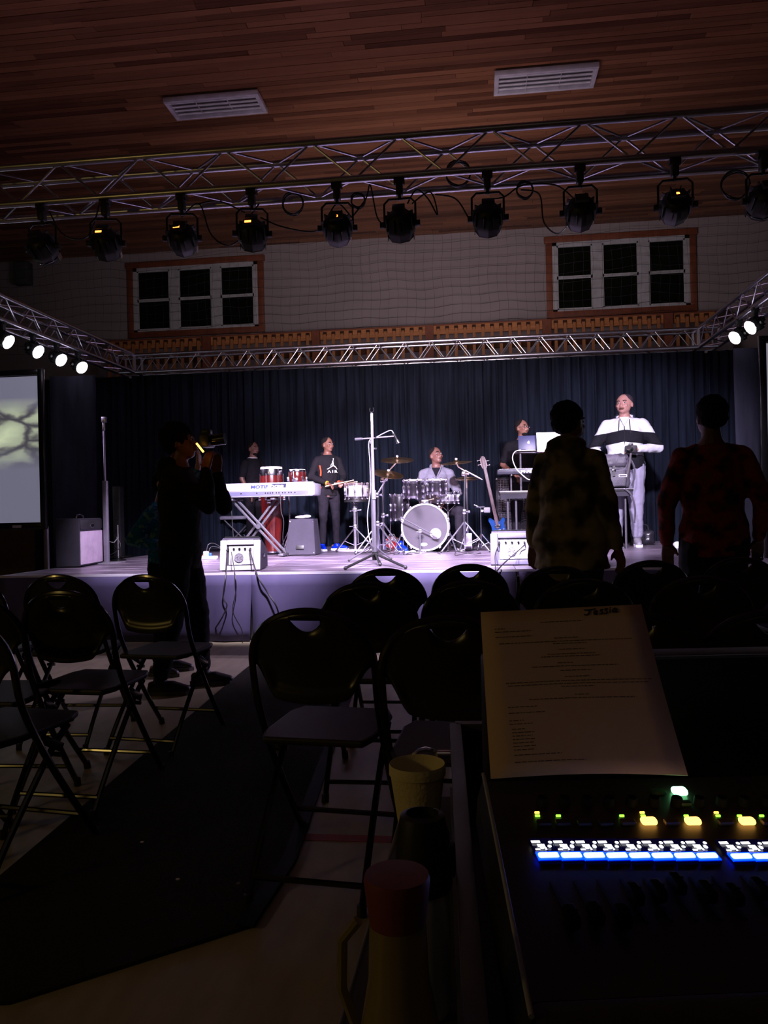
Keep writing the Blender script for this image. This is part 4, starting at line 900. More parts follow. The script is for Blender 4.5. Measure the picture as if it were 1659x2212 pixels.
# ---- blue bass guitar on a stand
p = G(1084, 1185); gy = p.y
t = thing('bass_guitar', 'bright blue bass guitar with long dark neck leaning beside the right monitor', 'guitar', (at(1080, 1150, gy).x, gy, at(1080, 1150, gy).z))
O = t.location.copy()
hd_ = at(1046, 1007, gy+.02)-O; nb_ = at(1071, 1120, gy)-O; dirn = (hd_-nb_).normalized(); an = math.atan2(dirn.x, dirn.z)
rotm = Matrix.Rotation(an, 4, 'Y')
body = [(-.03, .17), (-.10, .24), (-.13, .20), (-.105, .10), (-.115, 0), (-.15, -.08), (-.13, -.17), (-.05, -.21), (.05, -.21), (.14, -.16), (.155, -.07), (.115, .0), (.10, .09), (.13, .17), (.10, .20), (.03, .15)]
bp = [(v.x, v.y) for v in smoothpath([Vector((x, y, 0)) for x, y in body+body[:1]], 3)[:-1]]
bo = MB().prism([(x*.8, y*.8) for x, y in bp], .035, Matrix.Rotation(R(90), 4, 'X')).build('body', mat('bright_blue_lacquer', (.0, .03, .15), .2, coat=.6, var=.1), t); bo.matrix_local = Matrix.Translation((nb_.x*.2+.0, .0, nb_.z*.2-.02)) @ rotm
nk = MB().box((0, -.045, .5*(hd_-nb_).length), (.042, .02, (hd_-nb_).length+.25), bev=.004); 
nk.build('neck', mat('dark_maple_neck', (.09, .05, .055), .4), t).matrix_local = Matrix.Translation(nb_) @ rotm
hs = MB().prism([(-.028, 0), (.028, 0), (.04, .05), (.03, .14), (0, .16), (-.035, .13), (-.04, .05)], .018, Matrix.Rotation(R(90), 4, 'X')); ho = hs.build('headstock', mat('pale_headstock', (.26, .17, .17), .4), t); ho.matrix_local = Matrix.Translation(hd_+Vector((0, -.035, 0))-dirn*.03) @ rotm
for i in range(4): 
    for s in (-1,): pass
    s = -1 if i % 2 else 1; MB().cyl((s*.03, 0, .03+.028*i), (s*.065, 0, .03+.028*i), .006).sph((s*.07, 0, .03+.028*i), .013, n=8, k=5).build('tuning_peg', M_chrome, t).matrix_local = Matrix.Translation(hd_+Vector((0, -.035, 0))-dirn*.03) @ rotm
for i in range(4): MB().cyl(((i-1.5)*.010, -.058, -.28), ((i-1.5)*.008, -.058, (hd_-nb_).length+.02), .0012, n=4).build('string', M_chrome, t).matrix_local = Matrix.Translation(nb_) @ rotm
for z in (-.10, -.16): MB().box((0, -.045, z), (.07, .02, .03), bev=.004).build('pickup', M_black, t).matrix_local = Matrix.Translation(nb_) @ rotm
for i in range(3): MB().cyl((.07, -.035, -.15-.04*i), (.07, -.055, -.15-.04*i), .011).build('knob', M_chrome, t).matrix_local = Matrix.Translation(nb_) @ rotm
st = thing('guitar_stand', 'small black stand holding the blue bass guitar', 'stand', (O.x+.02, gy+.1, ST))
for s in (-1, 1): rod('leg', (0, 0, .30), (s*.15, -.1, .01), .008, M_black, st)
rod('leg', (0, 0, .30), (0, .18, .01), .008, M_black, st); rod('mast', (0, 0, .30), (-.10, .0, .62), .008, M_black, st); 
for s in (-1, 1): rod('rest_arm', (s*.06, -.03, .14), (s*.06, -.14, .12), .009, M_black, st)
rod('cross_bar', (-.07, -.03, .14), (.07, -.03, .14), .008, M_black, st)
# ---- bass speaker cabinets
p = G(1074, 1182); cy = G(1100, 1178).y+.05
x0 = at(1072, 1100, cy).x; x1 = at(1140, 1100, cy).x; zt1 = at(1100, 1031, cy).z
t = thing('bass_cabinet', 'tall dark bass speaker cabinet with wire grille behind the blue guitar', 'speaker', (x0, cy, ST))
hh = zt1-ST; ww = .56
MB().box((ww/2, .22, hh/2+.01), (ww, .42, hh-.02), bev=.012).build('cabinet', M_cab, t)
for z0_, z1_ in ((.03, hh*.48), (hh*.52, hh-.03)):
    g = MB(); n = 18
    for i in range(n+1): z = z0_+(z1_-z0_)*i/n; g.cyl((.03, -.004, z), (ww-.03, -.004, z), .0022, n=4)
    for i in range(14): x = .03+(ww-.06)*i/13; g.cyl((x, -.006, z0_), (x, -.006, z1_), .0022, n=4)
    g.build('wire_grille', M_snare, t, smooth=False)
    for i in (0, 1):
        MB().lathe([(.0, .02), (.03, .03), (.05, .02), (.10, .0), (.115, .004), (.12, 0)], Matrix.Translation((ww*(.27+.46*i), .012, (z0_+z1_)/2)) @ Matrix.Rotation(R(90), 4, 'X'), 28, close=False).build('speaker_cone', mat('grey_cone', (.17, .17, .2), .6), t)
for x in (.015, ww-.015):
    for z in (.03, hh-.02): MB().sph((x, .005, z), .02, n=8, k=5).build('corner_cap', M_snare, t)
# ---- right keyboard rig: long table, M-AUDIO keyboard, laptops
cy = G(1110, 1188).y-.1
x0 = at(1079, 1062, cy).x; x1 = at(1368, 1055, cy).x; zt_ = at(1100, 1061, cy).z
t = thing('folding_table', 'long narrow black table with pale front edge carrying the backpack', 'table', ((x0+x1)/2, cy, ST)); w = x1-x0; h = zt_-ST
MB().box((0, .2, h-.02), (w, .42, .035), bev=.006).build('tabletop', M_blackplastic, t)
MB().box((0, -.014, h-.004), (w, .012, .012)).build('front_edge', M_snare, t); MB().box((0, .0, h-.065), (w-.02, .02, .055)).build('apron', M_cab, t)
for x in (-w/2+.14, w/2-.14):
    for dx in (-.04, .06): rod('leg', (x+dx, .08, 0), (x+dx, .08, h-.04), .014, M_std, t)
    rod('leg_foot', (x, -.05, .014), (x, .42, .014), .014, M_std, t)
ky = cy-.03; zk = at(1110, 1024, ky).z; xk0 = at(1074, 1018, ky).x; xk1 = at(1260, 1018, ky).x
k = thing('controller_keyboard', 'slim black controller keyboard with white lettering above the long table', 'keyboard', (xk0, ky, zk))
hk_ = at(1110, 1013, ky).z-zk; MB().box(((xk1-xk0)/2, .12, hk_/2), (xk1-xk0, .24, hk_), bev=.01).build('body', mat('slate_plastic', (.025, .027, .045), .4), k)
kw = MB()
for i in range(30): kw.box((.04+i*.0235*(xk1-xk0)/.75*.98, .17, hk_+.004), (.020*(xk1-xk0)/.75, .12, .010))
kw.build('white_keys', M_white, k)
text('lettering', 'M-AUDIO', .047, M_white, k, Matrix.Translation((at(1125, 1018, ky).x-xk0, -.002, .012)) @ Matrix.Rotation(R(90), 4, 'X') @ Matrix.Diagonal((1.35, 1, 1, 1)), bold=.002)
ks = thing('keyboard_stand', 'black stand lifting the slim controller keyboard above the table', 'stand', ((xk0+xk1)/2, cy+.12, zt_))
for s in (-1, 1): rod('upright', (s*.34, 0, 0), (s*.34, 0, zk-zt_), .012, M_std, ks); rod('arm', (s*.34, -.14, zk-zt_-.010), (s*.34, .12, zk-zt_-.010), .010, M_std, ks)
def laptop(label, pxs, pys, yy, lidm, tilt, logo=False, rz=0, sheet=None):
    a = at(pxs[0], pys[1], yy); b = at(pxs[1], pys[1], yy); z1 = at(pxs[0], pys[0], yy).z; w = (b.x-a.x); h = z1-a.z
    t = thing('laptop', label, 'laptop', ((a.x+b.x)/2, yy, a.z), rz)
    l = MB().box((0, 0, h/2), (w, .008, h), bev=.003).build('lid', lidm, t); l.rotation_euler = (-tilt, 0, 0)
    MB().box((0, .006, h/2), (w-.02, .003, h-.02)).build('screen', M_black, l)
    MB().box((0, .115, -.008), (w, .23, .015), bev=.004).build('base', M_snare, t); MB().box((0, .12, .001), (w-.04, .12, .003)).build('keys', M_black, t)
    if logo:
        out = []
        for i in range(24):
            a_ = math.pi*2*i/24; r = .017*(1-.12*math.exp(-((math.sin(a_)-1)**2)*8)-.06*math.exp(-((math.sin(a_)+1)**2)*8)); x = r*math.cos(a_)*1.02; y = r*math.sin(a_)
            if abs(a_) < .45 or abs(a_-2*math.pi) < .45: x -= .007*math.cos((a_ if a_ < 3 else a_-6.283)*3)
            out.append((x, y))
        MB().prism(out, .001, Matrix.Translation((0, -.0052, h*.5)) @ Matrix.Rotation(R(90), 4, 'X')).prism([(-.002, .019), (.003, .019), (.008, .026), (.003, .025)], .001, Matrix.Translation((0, -.0052, h*.5)) @ Matrix.Rotation(R(90), 4, 'X')).build('apple_emblem', M_white, l)
    return t
ly = cy+.05
laptop('slate grey laptop with a pale apple emblem raised on a stand', (1120, 1165), (940, 972), ly, mat('slate_laptop', (.035, .038, .10), .45), R(14), True)
laptop('white laptop lid glowing behind the slate laptop, right of the keyboardist', (1160, 1213), (934, 974), ly-.08, mat('white_laptop_lid', (.92, .92, .93), .4), R(8), False, R(6))
s = thing('laptop_stand', 'dark upright stand holding the two laptops', 'stand', (at(1126, 1050, ly).x, ly+.05, zt_)); zz = at(1126, 974, ly).z-zt_-.02
rod('upright', (0, 0, 0), (0, 0, zz), .014, M_std, s); rod('upright', (.23, 0, 0), (.23, 0, zz), .014, M_std, s); MB().box((.2, .08, zz+.0), (.56, .22, .012), bev=.003).build('tray', M_std, s)
cable('laptop_cable', 'white cable curving from the slate laptop down to the controller keyboard', [at(1125, 972, ly-.06), at(1112, 976, ly-.1), at(1107, 990, ly-.12), at(1114, 1010, ly-.18), at(1124, 1022, ly-.18), at(1140, 1035, ly-.18), at(1150, 1036, ly-.1)], .006, M_white)
# backpack on the table
b0 = at(1336, 1052, cy); t = thing('backpack', 'black backpack with buckle and white label standing on the long table', 'backpack', (b0.x, cy+.16, zt_))
hb = at(1336, 979, cy).z-zt_; wb = at(1368, 1010, cy).x-at(1303, 1010, cy).x
def soft(name, c, d, m, par, amp=.012, f=7, seedv=0):
    bm = bmesh.new(); bmesh.ops.create_cube(bm, size=1, matrix=Matrix.Diagonal((*d, 1))); bmesh.ops.bevel(bm, geom=bm.edges[:], offset=min(d)*.32, segments=4, affect='EDGES', profile=.5)
    bmesh.ops.subdivide_edges(bm, edges=[e for e in bm.edges if e.calc_length() > .04], cuts=5, use_grid_fill=True)
    for v in bm.verts: v.co += v.normal*amp*noise.noise(v.co*f*3+Vector((seedv, 0, 0)))
    me = bpy.data.meshes.new(name); bm.to_mesh(me); bm.free(); me.shade_smooth(); return obj(name, me, m, par, c)
M_pack = mat('black_nylon', (.05, .045, .06), .55, bump=.4, bscale=90)
soft('main_bag', (0, 0, hb*.5), (wb*.92, .20, hb), M_pack, t, .02)
soft('top_flap', (-.02, -.05, hb*.78), (wb*.80, .18, hb*.36), M_pack, t, .015, 9, 3); soft('front_pocket', (-.03, -.11, hb*.30), (wb*.74, .08, hb*.52), M_pack, t, .012, 9, 5)
MB().box((-.05, -.165, hb*.50), (.03, .01, hb*.30)).build('strap', M_blackplastic, t); MB().box((-.05, -.172, hb*.52), (.045, .012, .02), bev=.004).build('buckle', M_chrome, t)
MB().box((.055, -.156, hb*.36), (.095, .004, .032), bev=.0015).build('label_patch', M_white, t); MB().box((.055, -.1585, hb*.36), (.083, .002, .020)).build('label_face', M_pack, t)
pts = [(.17, -.02, hb*.85), (.20, -.10, hb*.6), (.19, -.14, hb*.3), (.16, -.12, .03)]; MB().tube(smoothpath(pts), .012, 6).build('shoulder_strap', M_pack, t)
st_ = MB().tube(smoothpath([at(1350, 1056, cy-.03), at(1364, 1070, cy-.05), at(1372, 1100, cy-.05), at(1370, 1130, cy-.04)]), .012, 6).build('hanging_strap', M_pack); tag(st_, 'black webbing strap hanging off the right end of the long table', 'strap')
# dark bag on deck at right rear
p = G(1400, 1180); soft_b = thing('dark_bag', 'small dark bag on the deck behind the striped hoodie man', 'bag', (p.x, p.y+.3, ST)); soft('body', (0, 0, .10), (.28, .2, .2), mat('dark_shiny_bag', (.015, .014, .02), .3), soft_b, .02); MB().tube(smoothpath([(-.08, 0, .19), (-.05, 0, .26), (.05, 0, .26), (.08, 0, .19)]), .008).build('handle', M_cord, soft_b)
p = G(1464, 1184); o = thing('white_sneaker', 'white sneaker tip showing beside the dark red shirt person', 'shoe', (p.x, p.y, ST))
MB().sph((0, 0, .04), .05, 1, 1.9, .8, n=16).build('upper', M_white, o); MB().box((0, 0, .012), (.09, .22, .022), bev=.01).build('sole', M_white, o)

# ================================================================ FOLDING CHAIRS
M_ch = mat('glossy_black_steel', (.010, .010, .010), .18, coat=.2, spec=.6); M_chpanel = mat('satin_black_steel_panel', (.012, .012, .010), .30, spec=.5); M_seat = mat('black_vinyl_seat', (.016, .015, .018), .55)
def chair_proto():
    t = thing('folding_chair', '', 'chair')
    arch = []
    HW, HT, ZC0 = .190, .172, .658
    def yb(z): return -.09-.28*(z-.45)*.9 if z > .45 else -.09
    for i in range(15):
        a = math.pi*i/14; x = HW*math.cos(a); z = ZC0+HT*math.sin(a)**.85 if math.sin(a) > 0 else ZC0; arch.append((x, yb(z), z))
    right = [(.178, .25, .012), (.183, .12, .18), (.187, -.02, .38), (.189, -.11, .54)]
    path = right+arch+[(-x, y, z) for x, y, z in right[::-1]]
    MB().tube(smoothpath(path, 3), .0115, 8).build('front_frame', M_ch, t)
    for s in (-1, 1):
        MB().tube(smoothpath([(s*.165, .13, .425), (s*.165, .03, .35), (s*.167, -.16, .15), (s*.168, -.27, .012)], 4), .0105, 8).build('rear_leg', M_ch, t)
        MB().cyl((s*.168, -.272, 0), (s*.168, -.268, .03), .014, n=8).build('foot_cap', M_cord, t); MB().cyl((s*.178, .252, 0), (s*.179, .244, .03), .015, n=8).build('foot_cap', M_cord, t)
        MB().box((s*.186, .03, .39), (.006, .10, .03), rot=Matrix.Rotation(R(-30), 3, 'X'), bev=.002).cyl((s*.195, .05, .35), (s*.155, .05, .35), .008, n=8).build('hinge', M_ch, t)
    MB().cyl((-.183, .19, .10), (.183, .19, .10), .009, n=8).build('front_stretcher', M_ch, t)
    MB().cyl((-.168, -.235, .065), (.168, -.235, .065), .009, n=8).build('rear_stretcher', M_ch, t)
    # back panel with lens-shaped grip
    n = 52; cols = []
    vs = []; fs = []
    for i in range(n+1):
        x = -.182+.364*i/n; u = abs(x)/.190
        zt_ = ZC0+HT*max(0, 1-u*u)**.45-.004
        if abs(x) < .105: zb_ = .556+.012*(x/.105)**2
        else:
            f = (abs(x)-.105)/.077; f = min(1, f); zb_ = .568+.095*(f*f*(3-2*f))
        zb_ = min(zb_, zt_-.01)
        g = max(0, 1-(x/.050)**2); s1_ = .804; s0_ = s1_-.034*g
        lv = [zt_, min(s1_, zt_-.004)+0, min(s0_, zt_-.006), zb_+(zt_-zb_)*.62 if zt_ < .80 else .74, .68 if zt_ > .72 else zb_+(zt_-zb_)*.5, zb_+min(.055, (zt_-zb_)*.3), zb_+min(.03, (zt_-zb_)*.2), zb_]
        for k in range(1, 8): lv[k] = min(lv[k], lv[k-1]-.0005)
        for k, z in enumerate(lv):
            bow = -.026*(1-(x/.190)**2)
            y = yb(z)+bow+.006
            if k >= 5: y += (-.0, -.013, -.038)[k-5]*(1 if abs(x) < .11 else max(0, 1-(abs(x)-.11)/.07))
            vs.append((x, y, z))
    for i in range(n):
        xm = -.182+.364*(i+.5)/n
        for k in range(7):
            if k == 1 and abs(xm) < .050: continue
            a = i*8+k; fs.append((a, a+1, a+9, a+8))
    me = bpy.data.meshes.new('back_panel'); me.from_pydata(vs, [], fs); me.shade_smooth(); me.materials.append(M_chpanel)
    bk = obj('back_panel', me, M_chpanel, t); s = bk.modifiers.new('solidify', 'SOLIDIFY'); s.thickness = .003
    b = MB(); out = []
    for x, y in ((-.155, -.17), (.155, -.17), (.176, -.10), (.176, .14), (.15, .21), (-.15, .21), (-.176, .14), (-.176, -.10)): out.append((x, y))
    b.prism(out, .022, Matrix.Translation((0, 0, .43)))
    se = b.build('seat', M_seat, t, smooth=False); bv = se.modifiers.new('bevel', 'BEVEL'); bv.width = .008; bv.segments = 2
    return t
proto = chair_proto(); CH = .83
rows = [  # (px of back top, py, yaw deg, label)
 (662, 1322, -6, 'near folding chair in full view right of the dark runner, grip hole open'),
 (792, 1263, 0, 'folding chair directly behind the near centre chair, second row, left end'),
 (832, 1233, 1, 'leftmost folding chair of the front row right of the aisle'),
 (1014, 1223, 0, 'front row folding chair in the middle, right of the empty microphone stand'),
 (1015, 1259, -1, 'second row folding chair just above the top left corner of the paper'),
 (968, 1338, -3, 'third row folding chair half hidden behind the paper and the white cup'),
 (1207, 1228, 2, 'front row folding chair in front of the person in the camouflage hoodie'),
 (1262, 1256, 0, 'second row folding chair right behind the top edge of the paper'),
 (1408, 1215, 1, 'front row folding chair with open grip hole under the striped hoodie man'),
 (1517, 1250, -2, 'second row folding chair right of the paper, shiny arched rim'),
 (1601, 1208, 0, 'front row folding chair at the right under the dark red shirt person'),
 (1372, 1330, -5, 'third row folding chair showing a shiny curve right of the paper corner'),
 (1672, 1325, 3, 'third row folding chair at the right picture edge'),
 (123, 1246, 1, 'rear folding chair of the left block, grip hole against the stage skirt'),
 (130, 1281, -4, 'folding chair of the left block with a warm gleam on its lower back'),
 (311, 1246, -7, 'folding chair of the left block next to the person in black'),
 (-72, 1296, 2, 'folding chair cut by the left picture edge, second row'),
 (-112, 1332, -8, 'nearest folding chair at the lower left, only seat and legs in view'),
 (-78, 1250, 0, 'folding chair cut by the left picture edge, front row'),
]
for i, (px, py, yw, lb) in enumerate(rows):
    o = proto if i == 0 else copy_tree(proto)
    p = gp(px, py, CH); yw = R(yw); d = Vector((0, -.19, 0)); d.rotate(Euler((0, 0, yw)))
    o.location = (p.x-d.x, p.y-d.y, 0.0015); o.rotation_euler = (0, 0, yw); o['label'] = lb; o['group'] = 'black folding chairs'

# ================================================================ SOUND DESK
def N(xc, yc, z):
    """camera-aligned ground frame: xc right, yc forward, z up"""
    return Vector((xc*math.cos(YAW)-yc*math.sin(YAW), xc*math.sin(YAW)+yc*math.cos(YAW), z))
TZ_ = .60
M_table = mat('dark_desk_top', (.035, .03, .04), .6)
t = thing('desk_table', 'dark folding table under the mixing console, its left edge with a pale rim', 'table', N(.55, .95, 0), YAW+R(1))
A = [gp(878, 1722, TZ_), gp(735, 2212, TZ_)]
wt_ = 1.5
def Lc(p): return t.matrix_basis.inverted() @ Vector(p)
a = Lc(A[0]); b = Lc(A[1])
ext = b+(b-a)*.35
top = MB().prism([(a.x, a.y), (a.x+1.5, a.y), (a.x+1.5, ext.y), (ext.x, ext.y)][::-1], .025, Matrix.Translation((0, 0, TZ_-.026))).build('tabletop', M_table, t, smooth=False)
rod('edge_rim', (a.x, a.y, TZ_-.002), (ext.x, ext.y, TZ_-.002), .0028, M_grey, t)
for x, y in ((a.x+.12, a.y-.1), (a.x+1.3, a.y-.1), (ext.x+.14, ext.y+.1), (a.x+1.3, ext.y+.1)): rod('leg', (x, y, 0), (x, y, TZ_-.03), .016, M_std, t)
# road case tray
M_case = mat('case_black_laminate', (.010, .010, .012), .5)
cs = thing('road_case', 'black road case tray with aluminium edging around the mixing console', 'case', N(.5, .8, TZ_), YAW-R(4.2))
inv = cs.matrix_basis.inverted(); CZ = .735
e0 = inv @ gp(992, 1568, CZ); e1 = inv @ gp(1008, 2212, CZ); ex = (e0.x+e1.x)/2
yl0 = e1.y-.25; yl1 = e0.y
hc = CZ-TZ_; MB().box((ex, (yl0+yl1)/2, hc/2), (.014, yl1-yl0, hc)).build('side_wall', M_case, cs)
MB().box((ex, (yl0+yl1)/2, hc), (.020, yl1-yl0, .012), bev=.002).build('edge_extrusion', mat('worn_aluminium_edge', (.13, .13, .15), .5, .6), cs); MB().box((ex-.009, (yl0+yl1)/2, .01), (.006, yl1-yl0, .03)).build('edge_extrusion', MATS['worn_aluminium_edge'], cs)
MB().box((ex+.55, yl1, hc/2), (1.1, .014, hc)).build('rear_wall', M_case, cs); MB().box((ex+.55, yl1, hc), (1.1, .02, .012)).build('edge_extrusion', MATS['worn_aluminium_edge'], cs)
MB().box((ex+.55, (yl0+yl1)/2, .008), (1.1, yl1-yl0, .014)).build('case_floor', M_case, cs); MB().box((ex+1.1, (yl0+yl1)/2, hc/2), (.014, yl1-yl0, hc)).build('side_wall', M_case, cs)
lq = inv @ near(945, 1630, 1.33); lt = MB().cyl((lq.x, lq.y, lq.z), (ex-.008, lq.y, lq.z), .008, n=12).build('latch', M_chrome, cs)
ring = MB().tube([(lq.x-.02+.024*math.cos(i*.524), lq.y, lq.z-.01+.020*math.sin(i*.524)) for i in range(12)], .004, 6, closed=True).build('latch_ring', M_chrome, cs)
# mixing console
M_con = mat('dark_console_panel', (.020, .0135, .013), .45); M_cheek = mat('console_cheek_black', (.008, .009, .009), .5)
PTOP = near(1045, 1685, .86); 
# panel plane through four picture points at their real distances
TL = near(1045, 1688, .860); TR = near(1900, 1672, .905); BL = near(1133, 2165, .560); 
ux = (TR-TL).normalized(); uy0 = (TL-BL); un = ux.cross(uy0).normalized(); uy = un.cross(ux)
ML = Matrix((ux, uy, un)).transposed().to_4x4(); ML.translation = TL
con = bpy.data.objects.new('mixing_console', None); COL.objects.link(con); con.matrix_world = ML
tag(con, 'digital mixing console with blue channel strips and lit yellow and green buttons', 'mixing console')
MLi = ML.inverted(); cm = cam_m.translation
def cp_(px, py):
    """panel coordinates of a photo pixel"""
    d = cam_m.to_3x3() @ Vector(((px-W/2)/FPX, -(py-H/2)/FPX, -1)); k = (TL-cm).dot(un)/d.dot(un); return MLi @ (cm+d*k)
bl = cp_(1133, 2165); WL = .80; sk_ = bl.x/bl.y
b = MB(); dep = .06
out = [(0, 0), (bl.x, bl.y), (WL, bl.y), (WL, 0)]
b.prism(out, dep, Matrix.Translation((0, 0, -dep))); b.build('panel', M_con, con, smooth=False)
MB().add([(0, .0, .008), (-.006, 0, -.02), (-.006, 0, -.05), (0, 0, -.05), (bl.x, bl.y-.02, .006), (bl.x-.008, bl.y-.02, -.02), (bl.x-.008, bl.y-.02, -.05), (bl.x, bl.y-.02, -.05)], [(0, 1, 2, 3), (4, 7, 6, 5), (0, 4, 5, 1), (1, 5, 6, 2), (2, 6, 7, 3), (3, 7, 4, 0)]).build('side_cheek', M_cheek, con, smooth=False)
rod('cheek_edge', (-.001, 0, .009), (bl.x-.001, bl.y-.02, .007), .0022, mat('cheek_edge_grey', (.30, .30, .30), .5), con)  # thin grey line along the cheek edge
MB().box((WL/2+bl.x/2, bl.y-.018, -.02), (WL-bl.x, .036, .05), bev=.01).build('arm_rest', mat('arm_rest_dark', (.022, .017, .013), .6), con)
M_scrib = mat('scribble_glass', (.004, .005, .03), .2, emit=(.0, .0, .30), estr=.03, var=0); M_bluelit = mat('lit_blue_white_bar', (.3, .5, 1), .3, emit=(.38, .62, 1.0), estr=2.6, var=0); M_blueglow = mat('bar_halo_blue', (0, 0, .6), .4, emit=(.0, .015, 1), estr=9, var=0)
M_txt = mat('lit_white_characters', (1, 1, 1), .4, emit=(1, 1, .93), estr=1.6, var=0)
M_y = mat('lit_amber_button', (1, .6, .1), .4, emit=(1, .47, .09), estr=4.2, var=0); M_g = mat('lit_green_button', (.3, 1, .4), .4, emit=(.25, 1, .42), estr=6, var=0); M_gl = mat('lit_green_led', (.3, 1, .1), .4, emit=(.30, 1, .05), estr=2.2, var=0); M_yl = mat('lit_yellow_led', (1, .7, .1), .4, emit=(1, .55, .08), estr=2.5, var=0)
M_dim = mat('unlit_button', (.10, .065, .045), .5); M_dimg = mat('unlit_green_button', (.035, .08, .05), .5)
c0 = cp_(1160, 1856); c8 = cp_(1552, 1857); pit = (c8.x-c0.x)/8
rowv = (c8-c0)/8
def strip(cx, cy, k):
    s = MB().box((cx+pit/2, cy+.010, .0015), (pit-.0006, .036, .003)).build('channel_display', M_scrib, con)
    MB().box((cx+pit/2, cy, .0035), (pit-.0020, .0070, .004), bev=.0019).build('colour_bar', M_bluelit, s)
    MB().box((cx+pit/2, cy, .0030), (pit+.0002, .0120, .0014)).build('bar_glow', M_blueglow, s)  # glowing slab imitates the blue halo around the bar
    ch = MB(); y = cy
    for (bx_, by_, bw_, bh_) in ((.0042, .0205, .0088, .0034), (.0068, .0145, .0050, .0042), (.0030, .0085, .0046, .0022), (.0098, .0138, .0036, .0052), (.0112, .0092, .0018, .0034), (.0078, .0108, .0036, .003)):
        ch.box((cx+bx_, y+by_, .0045), (bw_, bh_, .0006), bev=.0002)
    ch.sph((cx+.0158, y+.0128, .0045), .0024, .9, 1.2 if k % 3 else .8, .2, n=10, k=5).sph((cx+.0182, y+.0190, .0045), .0021, 1, 1, .2, n=10, k=5)
    ch.build('characters', M_txt, s, smooth=False)
for k in range(8): strip(c0.x+pit*k, c0.y+rowv.y*k, k)
c9 = cp_(1577, 1858)
for k in range(6): strip(c9.x+pit*k, c9.y+rowv.y*k, k+3)
def btn(name, px, py, w, h, m, hz=.006, shear=.0):
    c = cp_(px, py); o = MB().box((0, 0, hz/2), (w, h, hz), bev=min(w, h)*.28).build(name, m, con, loc=(c.x, c.y, 0)); return o
for px in (1401, 1496, 1613): btn('lit_button', px, 1779, .0165, .0100, M_y)
btn('lit_button', 1467, 1715, .0165, .0125, M_g, .007)
for px in (1356, 1450, 1566, 1660): btn('button', px, 1780, .0160, .0090, M_dim, .005)
btn('button', 1422, 1715, .0165, .0095, M_dimg, .005); btn('button', 1479, 1739, .0135, .0085, M_dimg, .005)
for px in (1175, 1215, 1262, 1308): btn('button', px, 1782, .0150, .0090, mat('unlit_dark_button', (.022, .022, .016), .5), .005)
for px, py, m in ((1160, 1757, M_yl), (1161, 1764, M_gl), (1206, 1764, M_gl), (1343, 1764, M_gl), (1387, 1757, M_yl), (1389, 1764, M_gl), (1482, 1764, M_gl), (1547, 1757, M_yl), (1551, 1764, M_gl), (1597, 1764, M_gl), (1645, 1764, M_gl)): btn('status_light', px, py, .0052, .0022, m, .002)
# faders: slots and caps
M_slot = mat('fader_slot', (.002, .002, .002), .6); M_cap = mat('fader_cap_black', (.008, .008, .008), .7)
fad = [(1190, 1905, 2010), (1240, 1905, 2010), (1292, 1906, 2012), (1343, 1906, 1965), (1394, 1906, 1955), (1446, 1906, 1935), (1498, 1907, 1955), (1552, 1907, 1965), (1632, 1907, 1960)]
s0 = cp_(1190, 1905); y_top = s0.y; y_bot = bl.y+.075
for k, (px, py, pc_) in enumerate(fad):
    x = s0.x+pit*k+(.006 if k > 7 else 0)
    s = MB().box((x, (y_top+y_bot)/2, .0006), (.0028, y_top-y_bot, .0012)).build('fader_slot', M_slot, con)
    yc = y_top-(.055, .052, .056, .030, .027, .018, .030, .035, .028)[k]
    MB().box((x, yc, .008), (.011, .021, .012), bev=.003).box((x, yc, .0142), (.010, .0015, .0008)).build('fader_cap', M_cap, con)
for k in range(14):
    c = cp_(1170+48.5*k, 1738); MB().lathe([(.0062, 0), (.0058, .008), (.005, .009), (0, .009)], n=14).build('rotary_knob', M_cap, con, loc=(c.x, c.y, 0))
# raised rear screen hood of the console
hp = thing('console_rear_hood', 'black upright hood at the rear of the console behind the paper', 'console hood', N(.5, 1.02, 0), YAW)
a = hp.matrix_basis.inverted() @ near(1412, 1418, 1.06); x0h = (hp.matrix_basis.inverted() @ near(1048, 1418, 1.06)).x; bz = TZ_+.02
MB().box(((x0h+.75)/2, a.y+.03, (a.z+bz)/2), (.75-x0h, .06, a.z-bz), bev=.006).build('hood', mat('hood_black', (.007, .007, .008), .6), hp); MB().box(((x0h+.75)/2, a.y, a.z-.002), (.75-x0h, .004, .004)).build('hood_edge', mat('hood_edge_grey', (.08, .08, .09), .5), hp)  # thin lighter line along the top of the hood
# the paper
P = [near(1038, 1323, 1.035), near(1385, 1306, 1.035), near(1486, 1676, .845), near(1060, 1683, .850)]
vs = []; fs = []; nx_, ny_ = 8, 12
for j in range(ny_+1):
    for i in range(nx_+1):
        u, v = i/nx_, j/ny_; p_ = (P[0]*(1-u)+P[1]*u)*(1-v)+(P[3]*(1-u)+P[2]*u)*v
        p_ += Vector((0, 0, -.006*math.sin(v*math.pi)+.004*math.sin(u*math.pi)*v)); vs.append(p_)
for j in range(ny_):
    for i in range(nx_): q_ = j*(nx_+1)+i; fs.append((q_, q_+1, q_+nx_+2, q_+nx_+1))
pc = (P[0]+P[1]+P[2]+P[3])/4; vs = [v-pc for v in vs]
me = bpy.data.meshes.new('paper_sheet'); me.from_pydata(vs, [], fs); me.shade_smooth()
pap = thing('paper_sheet', 'cream sheet of paper with printed lines and a handwritten name, propped on the console', 'paper', pc)
sh = obj('sheet', me, M_paper, pap); s_ = sh.modifiers.new('solidify', 'SOLIDIFY'); s_.thickness = .0006
nP = ((P[1]-P[0]).cross(P[3]-P[0])).normalized(); nP = nP if nP.dot(cam_m.translation-pc) > 0 else -nP
